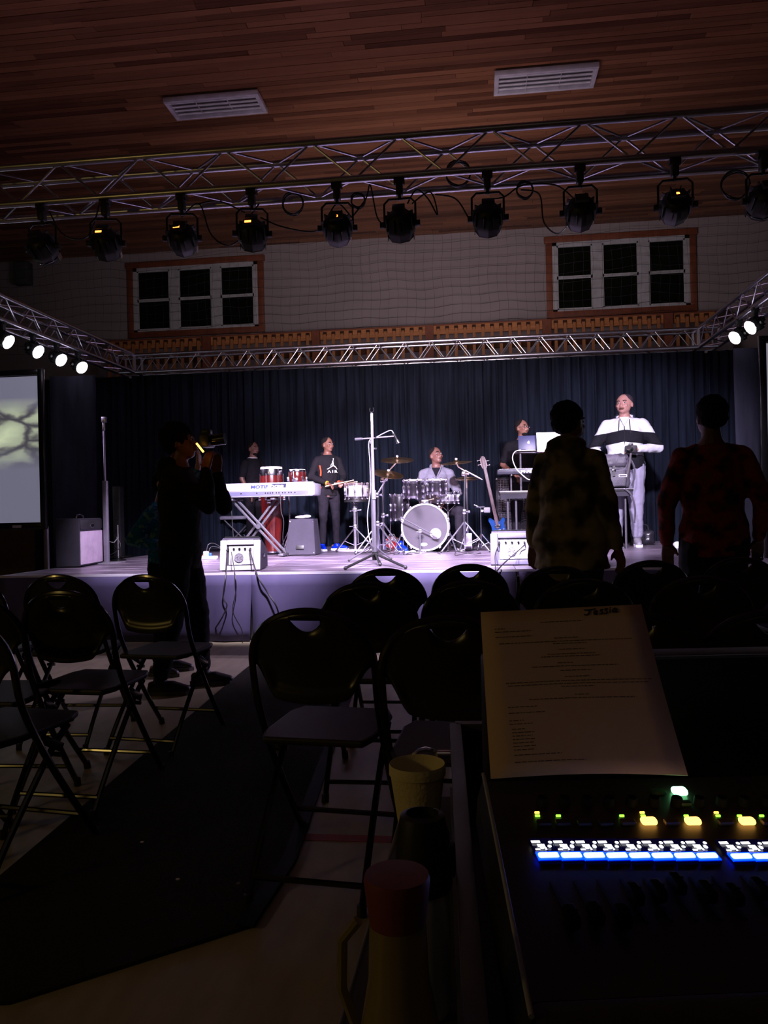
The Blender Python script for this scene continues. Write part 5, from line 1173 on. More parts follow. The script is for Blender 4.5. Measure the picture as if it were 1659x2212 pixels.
def pp(u, v, o=.0012):
    p_ = (P[0]*(1-u)+P[1]*u)*(1-v)+(P[3]*(1-u)+P[2]*u)*v+Vector((0, 0, -.006*math.sin(v*math.pi)+.004*math.sin(u*math.pi)*v)); return p_-pc+nP*o
ink = MB(); rr_ = random.Random(11)
def pline(u0, u1, v, hgt=.0045):
    u = u0
    while u < u1:
        wdt = rr_.uniform(.008, .035); e = min(u1, u+wdt)
        ink.add([pp(u, v), pp(e, v), pp(e, v+hgt), pp(u, v+hgt)], [(0, 1, 2, 3)]); u = e+.006
for u0, u1, v in ((.36, .62, .085), (.08, .14, .115), (.08, .30, .135), (.08, .30, .168), (.43, .58, .19), (.10, .90, .21), (.42, .62, .225), (.45, .60, .262), (.38, .66, .29), (.34, .68, .305), (.43, .52, .345), (.28, .78, .365), (.44, .62, .392), (.46, .60, .43),
                   (.12, .95, .455), (.13, .93, .472), (.43, .62, .49), (.50, .58, .54), (.24, .83, .56), (.12, .28, .60), (.12, .32, .635), (.12, .20, .68), (.12, .25, .70), (.13, .20, .73), (.13, .25, .75), (.13, .24, .77), (.13, .25, .79), (.13, .24, .81), (.13, .25, .83), (.13, .24, .85), (.13, .38, .88), (.13, .50, .92)): pline(u0, u1, v)
ink.build('printed_lines', M_ink, pap, smooth=False)
def pw(px, py):      # pixel on the sheet to u, v (bilinear, near the top edge)
    v = (py-(1323-(px-1038)*.049))/365; u = (px-(1038+v*22))/(347+v*79); return pp(u, v, .0016)
strokes = [[(1262, 1320), (1272, 1320), (1286, 1317)], [(1273, 1320), (1272, 1328), (1266, 1332), (1262, 1330)], [(1283, 1328), (1290, 1326), (1289, 1322), (1284, 1323), (1284, 1330), (1291, 1330)], [(1303, 1319), (1297, 1320), (1298, 1324), (1302, 1326), (1300, 1329), (1295, 1329)], [(1313, 1317), (1307, 1318), (1308, 1322), (1312, 1324), (1310, 1328), (1305, 1328)], [(1318, 1319), (1318, 1326)], [(1318, 1314), (1318.5, 1315)], [(1324, 1324), (1332, 1320), (1329, 1316), (1324, 1319), (1325, 1325), (1335, 1324)]]
hw = MB()
for s_ in strokes: hw.tube(smoothpath([pw(x, y) for x, y in s_], 4), .0009, 5)
hw.build('handwriting', M_marker, pap)
# foam cup, bottles
c = near(901, 1648, 1.20); zr = c.z
t = thing('foam_cup', 'empty cream foam cup standing on the table left of the road case', 'cup', (c.x, c.y, TZ_))
hc_ = zr-TZ_; rr0 = 61/FPX*1.2
MB().lathe([(rr0*.62, 0), (rr0*.95, hc_*.86), (rr0*1.0, hc_*.87), (rr0*1.0, hc_-.003), (rr0*.975, hc_), (rr0*.93, hc_-.004), (rr0*.60, .006), (0, .006)], n=40, close=False).add([(rr0*.62*math.cos(i*.157), rr0*.62*math.sin(i*.157), 0) for i in range(40)], [tuple(range(40))]).build('cup', M_foam, t)
M_clear = mat('clear_plastic', (.80, .82, .80), .12, trans=.85, var=0); M_blackcap = mat('black_ribbed_cap', (.010, .010, .010), .5)
c = near(912, 1760, .80); t = thing('water_bottle', 'clear bottle with black cap catching blue light from the console', 'bottle', (c.x, c.y, TZ_))
hcap = c.z-TZ_; rb = .024
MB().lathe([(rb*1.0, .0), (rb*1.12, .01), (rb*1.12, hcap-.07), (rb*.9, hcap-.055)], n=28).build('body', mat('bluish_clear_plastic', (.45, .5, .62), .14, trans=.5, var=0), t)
MB().lathe([(rb*1.20, hcap-.075), (rb*1.25, hcap-.07), (rb*1.15, hcap-.02), (rb*.95, hcap), (rb*.7, hcap+.002), (rb*.68, hcap-.006), (0, hcap-.006)], n=28).build('cap', M_blackcap, t)
MB().box((rb*1.15, 0, hcap-.045), (.012, .016, .035), bev=.004).build('lid_latch', M_blackcap, t)
c = near(857, 1888, .565); t = thing('flip_bottle', 'clear bottle with a dull red lid nearest to the camera', 'bottle', (c.x, c.y, TZ_))
hcap = c.z-TZ_; rb = .0245
MB().lathe([(rb*1.35, .0), (rb*1.45, .01), (rb*1.45, hcap*.42), (rb*1.2, hcap*.55), (rb*.92, hcap*.70), (rb*.86, hcap-.035)], n=32).build('body', mat('amber_clear_plastic', (.36, .29, .13), .2, trans=.4, var=0), t)
MB().lathe([(rb*.82, hcap-.040), (rb*.95, hcap-.015), (rb*1.0, hcap-.004), (rb*.96, hcap), (0, hcap+.001)], n=32).build('lid', mat('dull_red_plastic', (.17, .03, .03), .6), t)
MB().tube([(-rb*1.2, 0, hcap*.86), (-rb*1.7, 0, hcap*.80), (-rb*1.75, 0, hcap*.66), (-rb*1.35, 0, hcap*.55)], .004, 8).build('carry_loop', MATS['amber_clear_plastic'], t)
# small white crumbs on the runner
for i, (px, py) in enumerate(((307, 1819), (384, 1899), (515, 1908))):
    c = gp(px, py, .014); o = MB().sph((0, 0, 0), .006, 1.2, 1, .5, n=8, k=5).build('paper_scrap', M_white if i != 2 else M_grey); o.location = c; tag(o, ('tiny white scrap on the dark runner', 'faint scrap on the middle of the dark runner', 'dull scrap near the right edge of the runner')[i], 'scrap', 'scraps on the runner')
# ================================================================ PEOPLE
def remesh(mb, name, vox, smooth=4, jitter=0, jf=9, seed=0):
    me = bpy.data.meshes.new(name); me.from_pydata(mb.v, [], mb.f)
    bm = bmesh.new(); bm.from_mesh(me); bmesh.ops.recalc_face_normals(bm, faces=bm.faces); bm.to_mesh(me); bm.free()
    o = bpy.data.objects.new(name, me); COL.objects.link(o)
    r = o.modifiers.new('r', 'REMESH'); r.mode = 'VOXEL'; r.voxel_size = vox; r.adaptivity = 0
    if smooth: s = o.modifiers.new('s', 'SMOOTH'); s.factor = .5; s.iterations = smooth
    bpy.context.view_layer.update()
    out = bpy.data.meshes.new_from_object(o.evaluated_get(bpy.context.evaluated_depsgraph_get())); bpy.data.objects.remove(o); bpy.data.meshes.remove(me)
    if jitter:
        sv = Vector((seed*3.1, seed*1.7, 0)); nrm = [v.normal.copy() for v in out.vertices]
        for v, nn in zip(out.vertices, nrm):
            q = v.co; v.co += nn*jitter*(noise.noise(Vector((q.x*jf, q.y*jf, q.z*jf*.9))+sv)+.5*noise.noise(Vector((q.x*jf*2.3, q.y*jf*2.3, q.z*jf*3))+sv))
    out.shade_smooth(); out.name = name; return out
def cap(mb, a, b, ra, rb, n=12):
    mb.cyl(a, b, ra, rb, n); mb.sph(a, ra, n=n, k=8); mb.sph(b, rb, n=n, k=8)
def loft(mb, rings, n=24):
    """rings: (center, rx, ry) stacked along z"""
    vs = []; 
    for c, rx, ry in rings: vs += [(c[0]+rx*math.cos(2*math.pi*i/n), c[1]+ry*math.sin(2*math.pi*i/n), c[2]) for i in range(n)]
    fs = []
    for j in range(len(rings)-1): fs += [(j*n+i, j*n+(i+1) % n, (j+1)*n+(i+1) % n, (j+1)*n+i) for i in range(n)]
    fs += [tuple(range(n))[::-1], tuple(range((len(rings)-1)*n, len(rings)*n))]; mb.add(vs, fs)
SKIN = {}
def skin(c): 
    return mat('skin_%d' % int(c[0]*1000), c, .45, var=.08, bump=.1, bscale=60)
def hand(mb, w, d, side, k, curl=.6, up=Vector((0, 0, 1))):
    """palm from the wrist w along d, four unequal bent fingers and a thumb leaving the side"""
    d = d.normalized(); s = d.cross(up); s = s.normalized() if s.length > .1 else Vector((1, 0, 0)); s = s*side; nrm = s.cross(d)*side; nrm.normalize()
    pe = w+d*.085*k
    for i in range(4): cap(mb, w+s*((i-1.5)*.010*k), pe+s*((i-1.5)*.019*k), .016*k, .0125*k, 8)
    for i, L in enumerate((.062, .074, .070, .052)):
        p = pe+s*((1.5-i)*.0205*k); dd = d.copy(); r = .0088*k
        for j, f in enumerate((.45, .32, .23)):
            dd = (dd*math.cos(curl*(.5+.25*j))-nrm*math.sin(curl*(.5+.25*j))).normalized(); q = p+dd*(L*f*1.15*k); cap(mb, p, q, r, r*.92, 8); p = q; r *= .92
    p = w+d*.028*k+s*.022*k; q = p+(d*.6+s*.75-nrm*.25).normalized()*.036*k; r_ = q+(d*.85+s*.25-nrm*.4).normalized()*.030*k
    cap(mb, p, q, .014*k, .011*k, 8); cap(mb, q, r_, .011*k, .009*k, 8)
def person(label, loc, Hh, yaw, skinc, elbows, wrists, hyaw=0, htilt=0, w=1.0, legs=None, dz=0, top=None, pants=None, shoes=None, hair=None, hairc=(.012, .010, .010), sleeve='long', group=None, curl=(.6, .6), hd=(None, None), hood=False, vox=.010, hs=1.0, flare=0, hoodk=1.0, sws=.172, glasses=False, topkw={}, lean=0, hemz=.84, collar=None, belly=0, beard=False):
    k = Hh/1.75
    t = thing('person', label, 'person', loc, yaw, group)
    K = lambda x, y, z: Vector((x*k, y*k, z*k))
    KH = lambda x, y, z: Vector((x*k*hs, y*k, z*k))
    up = lambda x, y, z: K(x, y-lean*max(0, z-.95), z+dz)
    rings = [(.82, .13, .10), (.90, .158*w, .112*w), (.98, .155*w, .11*w+belly*.5), (1.08, .140*w, .102*w+belly), (1.2, .155*w, .112*w+belly*.6), (1.32, .165*(1+.6*(w-1)), .115*w), (1.385, .150*(1+.5*(w-1)), .10), (1.43, .115, .085), (1.465, .078, .07), (1.50, .060, .060)]
    sw = sws*(1+.45*(w-1)); sh = [up(-sw, .0, 1.385), up(sw, .0, 1.385)]
    el = [K(*e) for e in elbows]; wr = [K(*e) for e in wrists]
    for e in el+wr: e.z += dz*k; e.y -= 0
    if legs is None: legs = [((-.095, 0, .90), (-.105, -.02, .50), (-.11, .02, .09), (-.13, -.13, .03)), ((.095, 0, .90), (.105, -.02, .50), (.11, .02, .09), (.13, -.13, .03))]
    LG = [[K(*p) for p in l] for l in legs]
    # ---- body: one continuous skin
    b = MB()
    loft(b, [(up(0, -belly*.4 if .95 < z < 1.25 else 0, z), rx*k, ry*k) for z, rx, ry in rings])
    for i, sd in ((0, -1), (1, 1)):
        cap(b, up(sd*.07, .0, 1.425), sh[i], .045*k, .052*k)
        cap(b, sh[i], el[i], .050*k, .041*k); cap(b, el[i], wr[i], .040*k, .026*k)
        dd = hd[i] if hd[i] is not None else (wr[i]-el[i]); hand(b, wr[i], Vector(dd), sd, k, curl[i])
        hp_, kn, an, to = LG[i]
        cap(b, hp_, kn, .086*k*w, .056*k*w); cap(b, kn, an, .052*k*w, .036*k); cap(b, kn+(an-kn)*.15, kn+(an-kn)*.4, .050*k*w, .052*k*w)
        cap(b, an-Vector((0, 0, .03*k)), to, .034*k, .026*k); cap(b, an-Vector((0, 0, .05*k)), an-(to-an)*.35*Vector((1, 1, 0)).length/1.4-Vector((0, 0, .05*k)), .03*k, .028*k)
    hc_ = up(0, -.02, 1.622); Rm = Matrix.Rotation(hyaw, 3, 'Z') @ Matrix.Rotation(htilt, 3, 'X')
    Hp = lambda x, y, z: hc_+Rm @ KH(x, y, z)
    cap(b, up(0, .015, 1.44), hc_+Vector((0, .005, -.07))*k, .062*k, .056*k)
    b.sph(hc_+Rm @ K(0, .012, .02), 1, .074*k*hs, .093*k, .100*k, n=22, k=14, rot=Rm)
    b.sph(Hp(0, -.018, -.035), 1, .064*k*hs, .072*k, .072*k, n=20, k=12, rot=Rm)
    b.sph(Hp(0, -.045, -.078), 1, .040*k, .040*k, .030*k, n=16, k=10, rot=Rm)     # chin
    cap(b, Hp(0, -.082, .012), Hp(0, -.104, -.026), .009*k, .013*k, 8)
    for s in (-1, 1):
        b.sph(Hp(s*.010, -.098, -.030), .010*k, n=8, k=6); b.sph(Hp(s*.036, -.066, -.022), .022*k, n=10, k=7)
        b.sph(Hp(s*.030, -.076, .028), 1, .022*k, .010*k, .008*k, n=10, k=6, rot=Rm)
        b.sph(Hp(s*.077, .010, -.012), 1, .008*k, .018*k, .030*k, n=12, k=8, rot=Rm)
    b.sph(Hp(0, -.088, -.052), 1, .024*k, .012*k, .011*k, n=12, k=7, rot=Rm)
    ms = skin(skinc)
    bo = obj('body', remesh(b, 'body', vox*.85, 3), ms, t)
    # face
    for s in (-1, 1):
        e = MB().sph(Hp(s*.030, -.079, .010), 1, .0125*k, .008*k, .0075*k, n=12, k=8, rot=Rm).build('eye', mat('eye_white', (.26, .25, .26), .5), t)
        MB().sph(Hp(s*.030, -.0855, .010), .0052*k, n=8, k=6).build('iris', mat('dark_iris', (.01, .008, .006), .2), e)
        MB().tube([Hp(s*.014, -.090, .030), Hp(s*.030, -.091, .036), Hp(s*.047, -.080, .031)], .0038*k, 5).build('eyebrow', mat('dark_hair', (.012, .010, .010), .8), t)
    MB().tube(smoothpath([Hp(-.022, -.088, -.053), Hp(-.008, -.100, -.050), Hp(.008, -.100, -.050), Hp(.022, -.088, -.053)], 3), .0058*k, 6).tube(smoothpath([Hp(-.018, -.090, -.060), Hp(0, -.099, -.062), Hp(.018, -.090, -.060)], 3), .0062*k, 6).build('lips', mat('lips', tuple(c*.62 for c in skinc), .4), t)
    # hair
    hm = mat('hair_%d' % int(hairc[0]*1000), hairc, .9, bump=.8, bscale=140)
    hb = MB(); g = dict(short=1.0, afro=1.22, curly=1.12)[hair or 'short']
    hb.sph(hc_+Rm @ K(0, .026+.01*(g-1)*10*.3, .046), 1, .079*k*g*hs, .092*k*g, .078*k*(1+(g-1)*1.5), n=26, k=16, rot=Rm)
    hb.sph(hc_+Rm @ K(0, .052, .0), 1, .074*k*g*hs, .062*k*g, .070*k, n=22, k=12, rot=Rm)
    if beard: 
        bb = MB(); bb.sph(Hp(0, -.040, -.082), 1, .046*k, .046*k, .030*k, n=16, k=10, rot=Rm); bb.build('beard', hm, t)
    obj('hair', remesh(hb, 'hair', .008, 1, jitter=.006*g if g > 1 else .0015, jf=40), hm, t)
    # ---- clothes
    if top:
        c = MB(); off = .016
        rr = [r_ for r_ in rings if r_[0] >= hemz]
        rr = [(hemz, rr[0][1]+.004, rr[0][2]+.004)]+rr
        loft(c, [(up(0, -belly*.4 if .95 < z < 1.25 else 0, z), (rx+off+flare*max(0, 1.25-z))*k, (ry+off+flare*.8*max(0, 1.25-z))*k) for z, rx, ry in rr if z < 1.47])
        for i, sd in ((0, -1), (1, 1)):
            cap(c, up(sd*.065, .0, 1.425), sh[i], .052*k, .064*k)
            if sleeve == 'long':
                cap(c, sh[i], el[i], .066*k*(1+.5*(w-1)), .058*k*(1+.6*(w-1))); e2 = el[i]+(wr[i]-el[i])*.93; cap(c, el[i], e2, .057*k*(1+.5*(w-1)), .040*k)
            else: e2 = sh[i]+(el[i]-sh[i])*.75; cap(c, sh[i], e2, .065*k, .062*k)
        if hood:
            cc = up(0, .055, 1.485); c.sph(cc, 1, .100*k*hoodk, .075*k*hoodk, .050*k*hoodk, n=20, k=10); c.sph(up(0, .085, 1.43), 1, .10*k*hoodk, .05*k*hoodk, .07*k*hoodk, n=16, k=9)
        else: c.sph(up(0, .0, 1.455), 1, .075*k, .07*k, .028*k, n=16, k=8)
        obj(topkw.get('name', 'shirt'), remesh(c, 'top', vox, 3, jitter=.010, jf=9, seed=len(label)), top, t)
    if pants:
        c = MB(); 
        if dz == 0 or True: loft(c, [(up(0, 0, z), rx*k*w2, ry*k*w2) for z, rx, ry, w2 in ((.80, .13, .105, 1), (.86, .165, .12, w), (.94, .170, .125, w), (.99, .160, .118, w))])
        for hp_, kn, an, to in LG:
            cap(c, hp_, kn, .100*k*w, .070*k*w); cap(c, kn, an+(kn-an)*.12, .068*k*w, .050*k*w)
        obj('trousers', remesh(c, 'trousers', vox, 3, jitter=.010, jf=8, seed=len(label)+2), pants, t)
    if shoes:
        for i, (hp_, kn, an, to) in enumerate(LG):
            c = MB(); f = (to-an); f.z = 0; f.normalize(); g_ = an.z-.09*k; base = Vector((an.x, an.y, g_))
            hl = base-f*.045*k+Vector((0, 0, .04*k)); te = base+f*.175*k+Vector((0, 0, .032*k)); md = base+f*.08*k+Vector((0, 0, .05*k))
            cap(c, hl, md, .040*k, .042*k); cap(c, md, te, .042*k, .030*k); cap(c, base+Vector((0, 0, .05*k)), base+Vector((0, 0, .105*k)), .040*k, .043*k)
            so = obj('shoe', remesh(c, 'shoe', .009, 3), shoes[0], t)
            pz = g_+.006
            m2 = MB(); sd = Vector((-f.y, f.x, 0)); out = []
            for u, v in ((-.09, .0), (-.08, .035), (0, .042), (.10, .048), (.18, .035), (.21, 0), (.18, -.035), (.10, -.048), (0, -.042), (-.08, -.035)): q = base+f*(u*k)+sd*(v*k); out.append((q.x, q.y))
            m2.prism(out, .028*k, Matrix.Translation((0, 0, g_+.001))); m2.build('sole', shoes[1], so)
    if glasses:
        gb = MB()
        for s in (-1, 1):
            pts = [Hp(s*.032+.020*math.cos(a), -.098, .010+.015*math.sin(a)) for a in [i*math.pi/6 for i in range(12)]]; gb.tube(pts, .0022, 5, closed=True); gb.tube([Hp(s*.052, -.096, .012), Hp(s*.078, -.01, .008)], .0022, 5)
        gb.tube([Hp(-.012, -.100, .012), Hp(.012, -.100, .012)], .0022, 5); gb.build('glasses', M_chrome, t)
    t['k'] = k; del t['k']
    return t, dict(K=K, up=up, Hp=Hp, el=el, wr=wr, k=k, sh=sh)
BR = (.19, .080, .055); DK = (.10, .045, .030)
M_blackcotton = mat('black_cotton', (.009, .008, .011), .9, bump=.2, bscale=60)
M_darkpants = mat('charcoal_trousers', (.015, .0125, .018), .85, bump=.2, bscale=50)
# -- boy in the black hoodie with sticks
p = G(712, 1189); Hb = 1.53
M_bshoe = mat('royal_blue_leather', (.0, .018, .42), .3); M_soleW = mat('white_sole', (.75, .72, .78), .5)
M_hood = mat('black_hoodie', (.012, .0105, .0135), .9, bump=.3, bscale=60)
t, q = person('boy in a black hoodie with white jumping emblem and bright blue shoes, holding drum sticks', (p.x, p.y, ST), Hb, R(32), BR,
   [(-.27, .02, 1.14), (.24, -.06, 1.12)], [(-.10, -.20, 1.03), (.12, -.26, 1.05)], hyaw=R(20), hood=True, top=M_hood, pants=M_darkpants, shoes=(M_bshoe, M_soleW), curl=(1.1, 1.1), w=.93, vox=.009, topkw={'name': 'hoodie'},
   legs=[((-.085, 0, .90), (-.10, -.03, .50), (-.105, .02, .09), (-.13, -.13, .03)), ((.085, 0, .90), (.11, -.02, .50), (.125, .02, .09), (.24, -.10, .03))])
k = q['k']; yc = -.145*k
fig = [(0, .105, .012), ]
em = MB()
def limb(a, b, r0, r1): em.cyl((a[0]*k, yc, a[1]*k), (b[0]*k, yc, b[1]*k), r0*k, r1*k, 8)
# white emblem: leaping figure with one arm up and legs split
ox, oz = .025, 1.30
em.sph(((ox+.003)*k, yc, (oz+.058)*k), .011*k, 1, .5, 1.1, n=10, k=7)
limb((ox+.006, oz+.065), (ox+.012, oz+.095), .006, .005)
em.sph(((ox+.013)*k, yc, (oz+.102)*k), .009*k, 1, .5, 1, n=8, k=6)
limb((ox+.002, oz+.050), (ox+.008, oz+.0), .012, .012); limb((ox, oz+.04), (ox-.025, oz+.012), .007, .005); limb((ox-.025, oz+.012), (ox-.035, oz-.012), .005, .004)
limb((ox+.008, oz), (ox-.045, oz-.035), .012, .007); limb((ox-.045, oz-.035), (ox-.08, oz-.055), .007, .006); limb((ox-.08, oz-.055), (ox-.092, oz-.058), .008, .006)
limb((ox+.008, oz), (ox+.045, oz-.025), .012, .008); limb((ox+.045, oz-.025), (ox+.07, oz-.058), .007, .006)
em.build('white_emblem', M_white, t)
text('lettering', 'A I R', .050*k, M_white, t, Matrix.Translation((-.060*k, yc-.002, (oz-.110)*k)) @ Matrix.Rotation(R(90), 4, 'X') @ Matrix.Diagonal((1.5, 1, 1, 1)), bold=.002)
M_or = mat('orange_red_fabric', (.72, .08, .03), .8)
MB().tube(smoothpath([(-.165*k, -.09*k, 1.30*k), (-.158*k, -.112*k, 1.22*k), (-.160*k, -.105*k, 1.14*k)], 3), .012*k, 8).build('orange_panel', M_or, t)
MB().sph((-.15*k, -.02*k, .965*k), .045*k, 1, 1, .6).build('orange_panel', M_or, t); MB().sph((.16*k, -.06*k, 1.05*k), .04*k, 1, 1, .7).build('orange_panel', M_or, t)
d0 = (q['wr'][0]-q['el'][0]).normalized(); MB().cyl(q['wr'][0]-d0*.012, q['wr'][0]+d0*.012, .036*k, n=16).build('orange_wristband', mat('orange_wristband', (.95, .38, .03), .5, emit=None), t)
tw = t.matrix_basis
for i in (0, 1):
    dd = (q['wr'][i]-q['el'][i]).normalized(); hp = tw @ (q['wr'][i]+dd*.09*k)
    tip = Vector((at(774, 1037, ty).x+.0-(.02 if i else .06), ty-.05+.05*i, t0.location.z+.245-.02*i)); dr = (tip-hp).normalized()
    st_ = MB().cyl(hp-dr*.09, tip, .009, .006, n=10).sph(tip, .010, n=8, k=6).build('drum_stick', mat('pale_stick_wood', (.75, .55, .38), .5)); tag(st_, ('drum stick in the right hand of the boy in the black hoodie', 'drum stick in the left hand of the boy in the black hoodie')[i], 'drum stick', 'drum sticks')
# -- hand drummer at the left behind the keyboard
p = G(540, 1186); 
t, q = person('man in a black short sleeved shirt standing behind the silver keyboard', (p.x, p.y+.25, ST), 1.60, R(62), (.17, .075, .06), [(-.24, .02, 1.13), (.22, -.08, 1.14)], [(-.20, -.10, .90), (.14, -.24, 1.02)], hyaw=R(-8), top=M_blackcotton, pants=M_blackcotton, shoes=(M_matte, M_white), sleeve='short', w=.97, topkw={'name': 't_shirt'}, beard=True)
MB().tube([(.08*math.cos(a)*q['k'], .005+.07*math.sin(a)*q['k'], 1.475*q['k']) for a in [i*math.pi/8 for i in range(16)]], .008, 6, closed=True).build('pale_collar', M_white, t)
# -- drummer
M_greyh = ramp_mat('grey_marl_hoodie', [(.3, (.15, .145, .19)), (.7, (.20, .19, .24))], 30, .9, bump=.2)
dz_ = -.40; dY = .62; cxp = at(943, 1030, DYc+dY)
zhead = at(941, 987, DYc+dY).z-ST
dz_ = zhead/(1.72/1.75)-1.61
t, q = person('seated drummer in a pale grey hooded jacket over a black shirt, looking to the right', (cxp.x, DYc+dY, ST), 1.72, R(0), (.17, .07, .05), [(-.28, -.02, 1.13), (.28, -.04, 1.13)], [(-.17, -.24, 1.02), (.12, -.26, 1.02)], hyaw=R(38), htilt=R(-12), top=M_greyh, pants=M_darkpants, shoes=(M_matte, M_white), dz=dz_, w=1.0, hood=True, curl=(1, 1), topkw={'name': 'hooded_jacket'},
   legs=[((-.10, 0, .90+dz_), (-.25, -.38, .50), (-.26, -.40, .09), (-.28, -.55, .03)), ((.10, 0, .90+dz_), (.30, -.38, .50), (.30, -.34, .09), (.32, -.50, .03))])
vn = MB(); kk_ = q['k']; zz = (1.46+dz_)*kk_; vn.prism([(-.055*kk_, 0), (.055*kk_, 0), (.0, -.13*kk_)], .012, Matrix.Translation((0, -.118*kk_, zz)) @ Matrix.Rotation(R(78), 4, 'X')); vn.build('black_undershirt', M_blackcotton, t)
for s in (-1, 1): MB().tube([(s*.062*kk_, -.085*kk_, zz+.012), (s*.045*kk_, -.125*kk_, zz-.05), (0.0, -.135*kk_, zz-.13)], .010, 6).build('jacket_collar', M_greyh, t)
MB().tube([(0, -.136*kk_, zz-.13), (0, -.135*kk_, zz-.42)], .004, 5).build('zip', M_alu, t)
tb_ = thing('drum_stool', 'round drum stool under the seated drummer', 'stool', (cxp.x, DYc+dY+.04, ST)); hs_ = (.80+dz_)*kk_
MB().lathe([(0, hs_-.09), (.15, hs_-.09), (.165, hs_-.05), (.16, hs_-.02), (0, hs_-.015)], n=28).build('seat', M_matte, tb_); rod('pole', (0, 0, .1), (0, 0, hs_-.08), .018, M_chrome, tb_); tripod(tb_, .24, .25)
bs = thing('blue_shoe', 'bright blue shoe on the deck left of the bass drum', 'shoe', (dp(868, 1190, .08).x, DYc+.10, ST), R(30)); c_ = MB(); cap(c_, (0, .06, .055), (0, -.04, .05), .045, .04); cap(c_, (0, -.04, .05), (0, -.12, .035), .04, .03); cap(c_, (0, .05, .05), (0, .05, .10), .045, .05); obj('upper', remesh(c_, 'upper', .008, 3), M_bshoe, bs); MB().box((0, -.03, .010), (.085, .25, .018), bev=.008).build('sole', M_soleW, bs)
for i, (a_, b_) in enumerate((((-.17, -.30, 1.02), (-.02, -.52, 1.05)), ((.12, -.32, 1.02), (.02, -.50, 1.07)))):
    A_ = t.matrix_basis @ (q['K'](*a_)+Vector((0, 0, dz_*kk_))); B_ = t.matrix_basis @ (q['K'](*b_)+Vector((0, 0, dz_*kk_)))
    st_ = MB().cyl(A_-(B_-A_)*.3, B_, .008, .005, n=8).sph(B_, .008, n=8, k=5).build('drum_stick', MATS['pale_stick_wood']); tag(st_, ('drum stick in the right hand of the seated drummer', 'drum stick in the left hand of the seated drummer')[i], 'drum stick', 'drum sticks')
# -- man with glasses behind the laptops
cyk = bpy.data.objects['folding_table'].location.y
pk = at(1130, 1030, cyk+.75); zh = at(1133, 925, cyk+.75).z-ST; Hk = zh/(1.62/1.75)
t, q = person('man with glasses in a black short sleeved shirt behind the slate laptop', (pk.x+.0, cyk+.78, ST), Hk, R(10), (.20, .09, .065), [(-.27, .03, 1.13), (.26, .0, 1.13)], [(-.16, -.22, .98), (.20, -.22, 1.05)], hyaw=R(28), htilt=R(-4), top=M_blackcotton, pants=M_blackcotton, shoes=(M_matte, M_white), sleeve='short', w=1.12, glasses=True, topkw={'name': 't_shirt'}, curl=(1.2, .6), beard=True)
# -- big man in the striped hoodie
m = bpy.data.materials.new('striped_fleece'); m.use_nodes = True; nt = m.node_tree; b_ = nt.nodes['Principled BSDF']; b_.inputs['Roughness'].default_value = .9; b_.inputs['Specular IOR Level'].default_value = .12
tc = nt.nodes.new('ShaderNodeTexCoord'); sx = nt.nodes.new('ShaderNodeSeparateXYZ'); nt.links.new(tc.outputs['Object'], sx.inputs[0])
nz_ = nt.nodes.new('ShaderNodeTexNoise'); nz_.inputs['Scale'].default_value = 4; nt.links.new(tc.outputs['Object'], nz_.inputs['Vector'])
ma = nt.nodes.new('ShaderNodeMath'); ma.operation = 'MULTIPLY_ADD'; nt.links.new(nz_.outputs['Fac'], ma.inputs[0]); ma.inputs[1].default_value = .03; nt.links.new(sx.outputs['Z'], ma.inputs[2])
ax_ = nt.nodes.new('ShaderNodeMath'); ax_.operation = 'ABSOLUTE'; nt.links.new(sx.outputs['X'], ax_.inputs[0])
ma2 = nt.nodes.new('ShaderNodeMath'); ma2.operation = 'MULTIPLY_ADD'; nt.links.new(ax_.outputs[0], ma2.inputs[0]); ma2.inputs[1].default_value = .12; nt.links.new(ma.outputs[0], ma2.inputs[2])
rp = nt.nodes.new('ShaderNodeValToRGB'); rp.color_ramp.interpolation = 'CONSTANT'; mr = nt.nodes.new('ShaderNodeMapRange'); mr.inputs[1].default_value = .8; mr.inputs[2].default_value = 1.8; nt.links.new(ma2.outputs[0], mr.inputs[0]); nt.links.new(mr.outputs[0], rp.inputs['Fac'])
wht_ = (.55, .56, .62, 1); blk_ = (.008, .008, .011, 1); e = rp.color_ramp.elements; e[0].position = 0; e[0].color = wht_; e[1].position = .165; e[1].color = blk_
for pos, c in ((.36, wht_), (.515, blk_), (.665, wht_), (.87, blk_)): x = e.new(pos); x.color = c
nt.links.new(rp.outputs['Color'], b_.inputs['Base Color']); M_stripe = m
p = G(1355, 1181)
M_jog = ramp_mat('lilac_grey_jogger', [(.3, (.19, .18, .25)), (.7, (.24, .23, .31))], 6, .9, bump=.2)
t, q = person('tall man in a black and white striped hooded jacket and grey joggers', (p.x, p.y, ST), 1.92, R(-12), (.34, .17, .14), [(-.35, .02, 1.14), (.35, .02, 1.12)], [(-.27, -.20, 1.04), (.13, -.25, 1.09)], hyaw=R(-18), hood=True, top=M_stripe, pants=M_jog, shoes=(mat('grey_trainer', (.20, .19, .22), .6), M_soleW), w=1.26, belly=.03, vox=.011, hs=1.2, hemz=.76, curl=(.8, 1.0), topkw={'name': 'striped_jacket'}, hairc=(.035, .025, .032), hd=(None, Vector((-.9, -.4, .1))))
k = q['k']
MB().sph((0, .075*k, 1.485*k), 1, .115*k, .070*k, .055*k, n=20, k=10).build('dark_hood', mat('navy_hood', (.03, .035, .06), .9), t)
MB().tube([(0, -.150*k, 1.40*k), (0, -.185*k, 1.20*k), (0, -.185*k, .95*k), (0, -.165*k, .82*k)], .005, 5).build('zip', M_blackplastic, t)
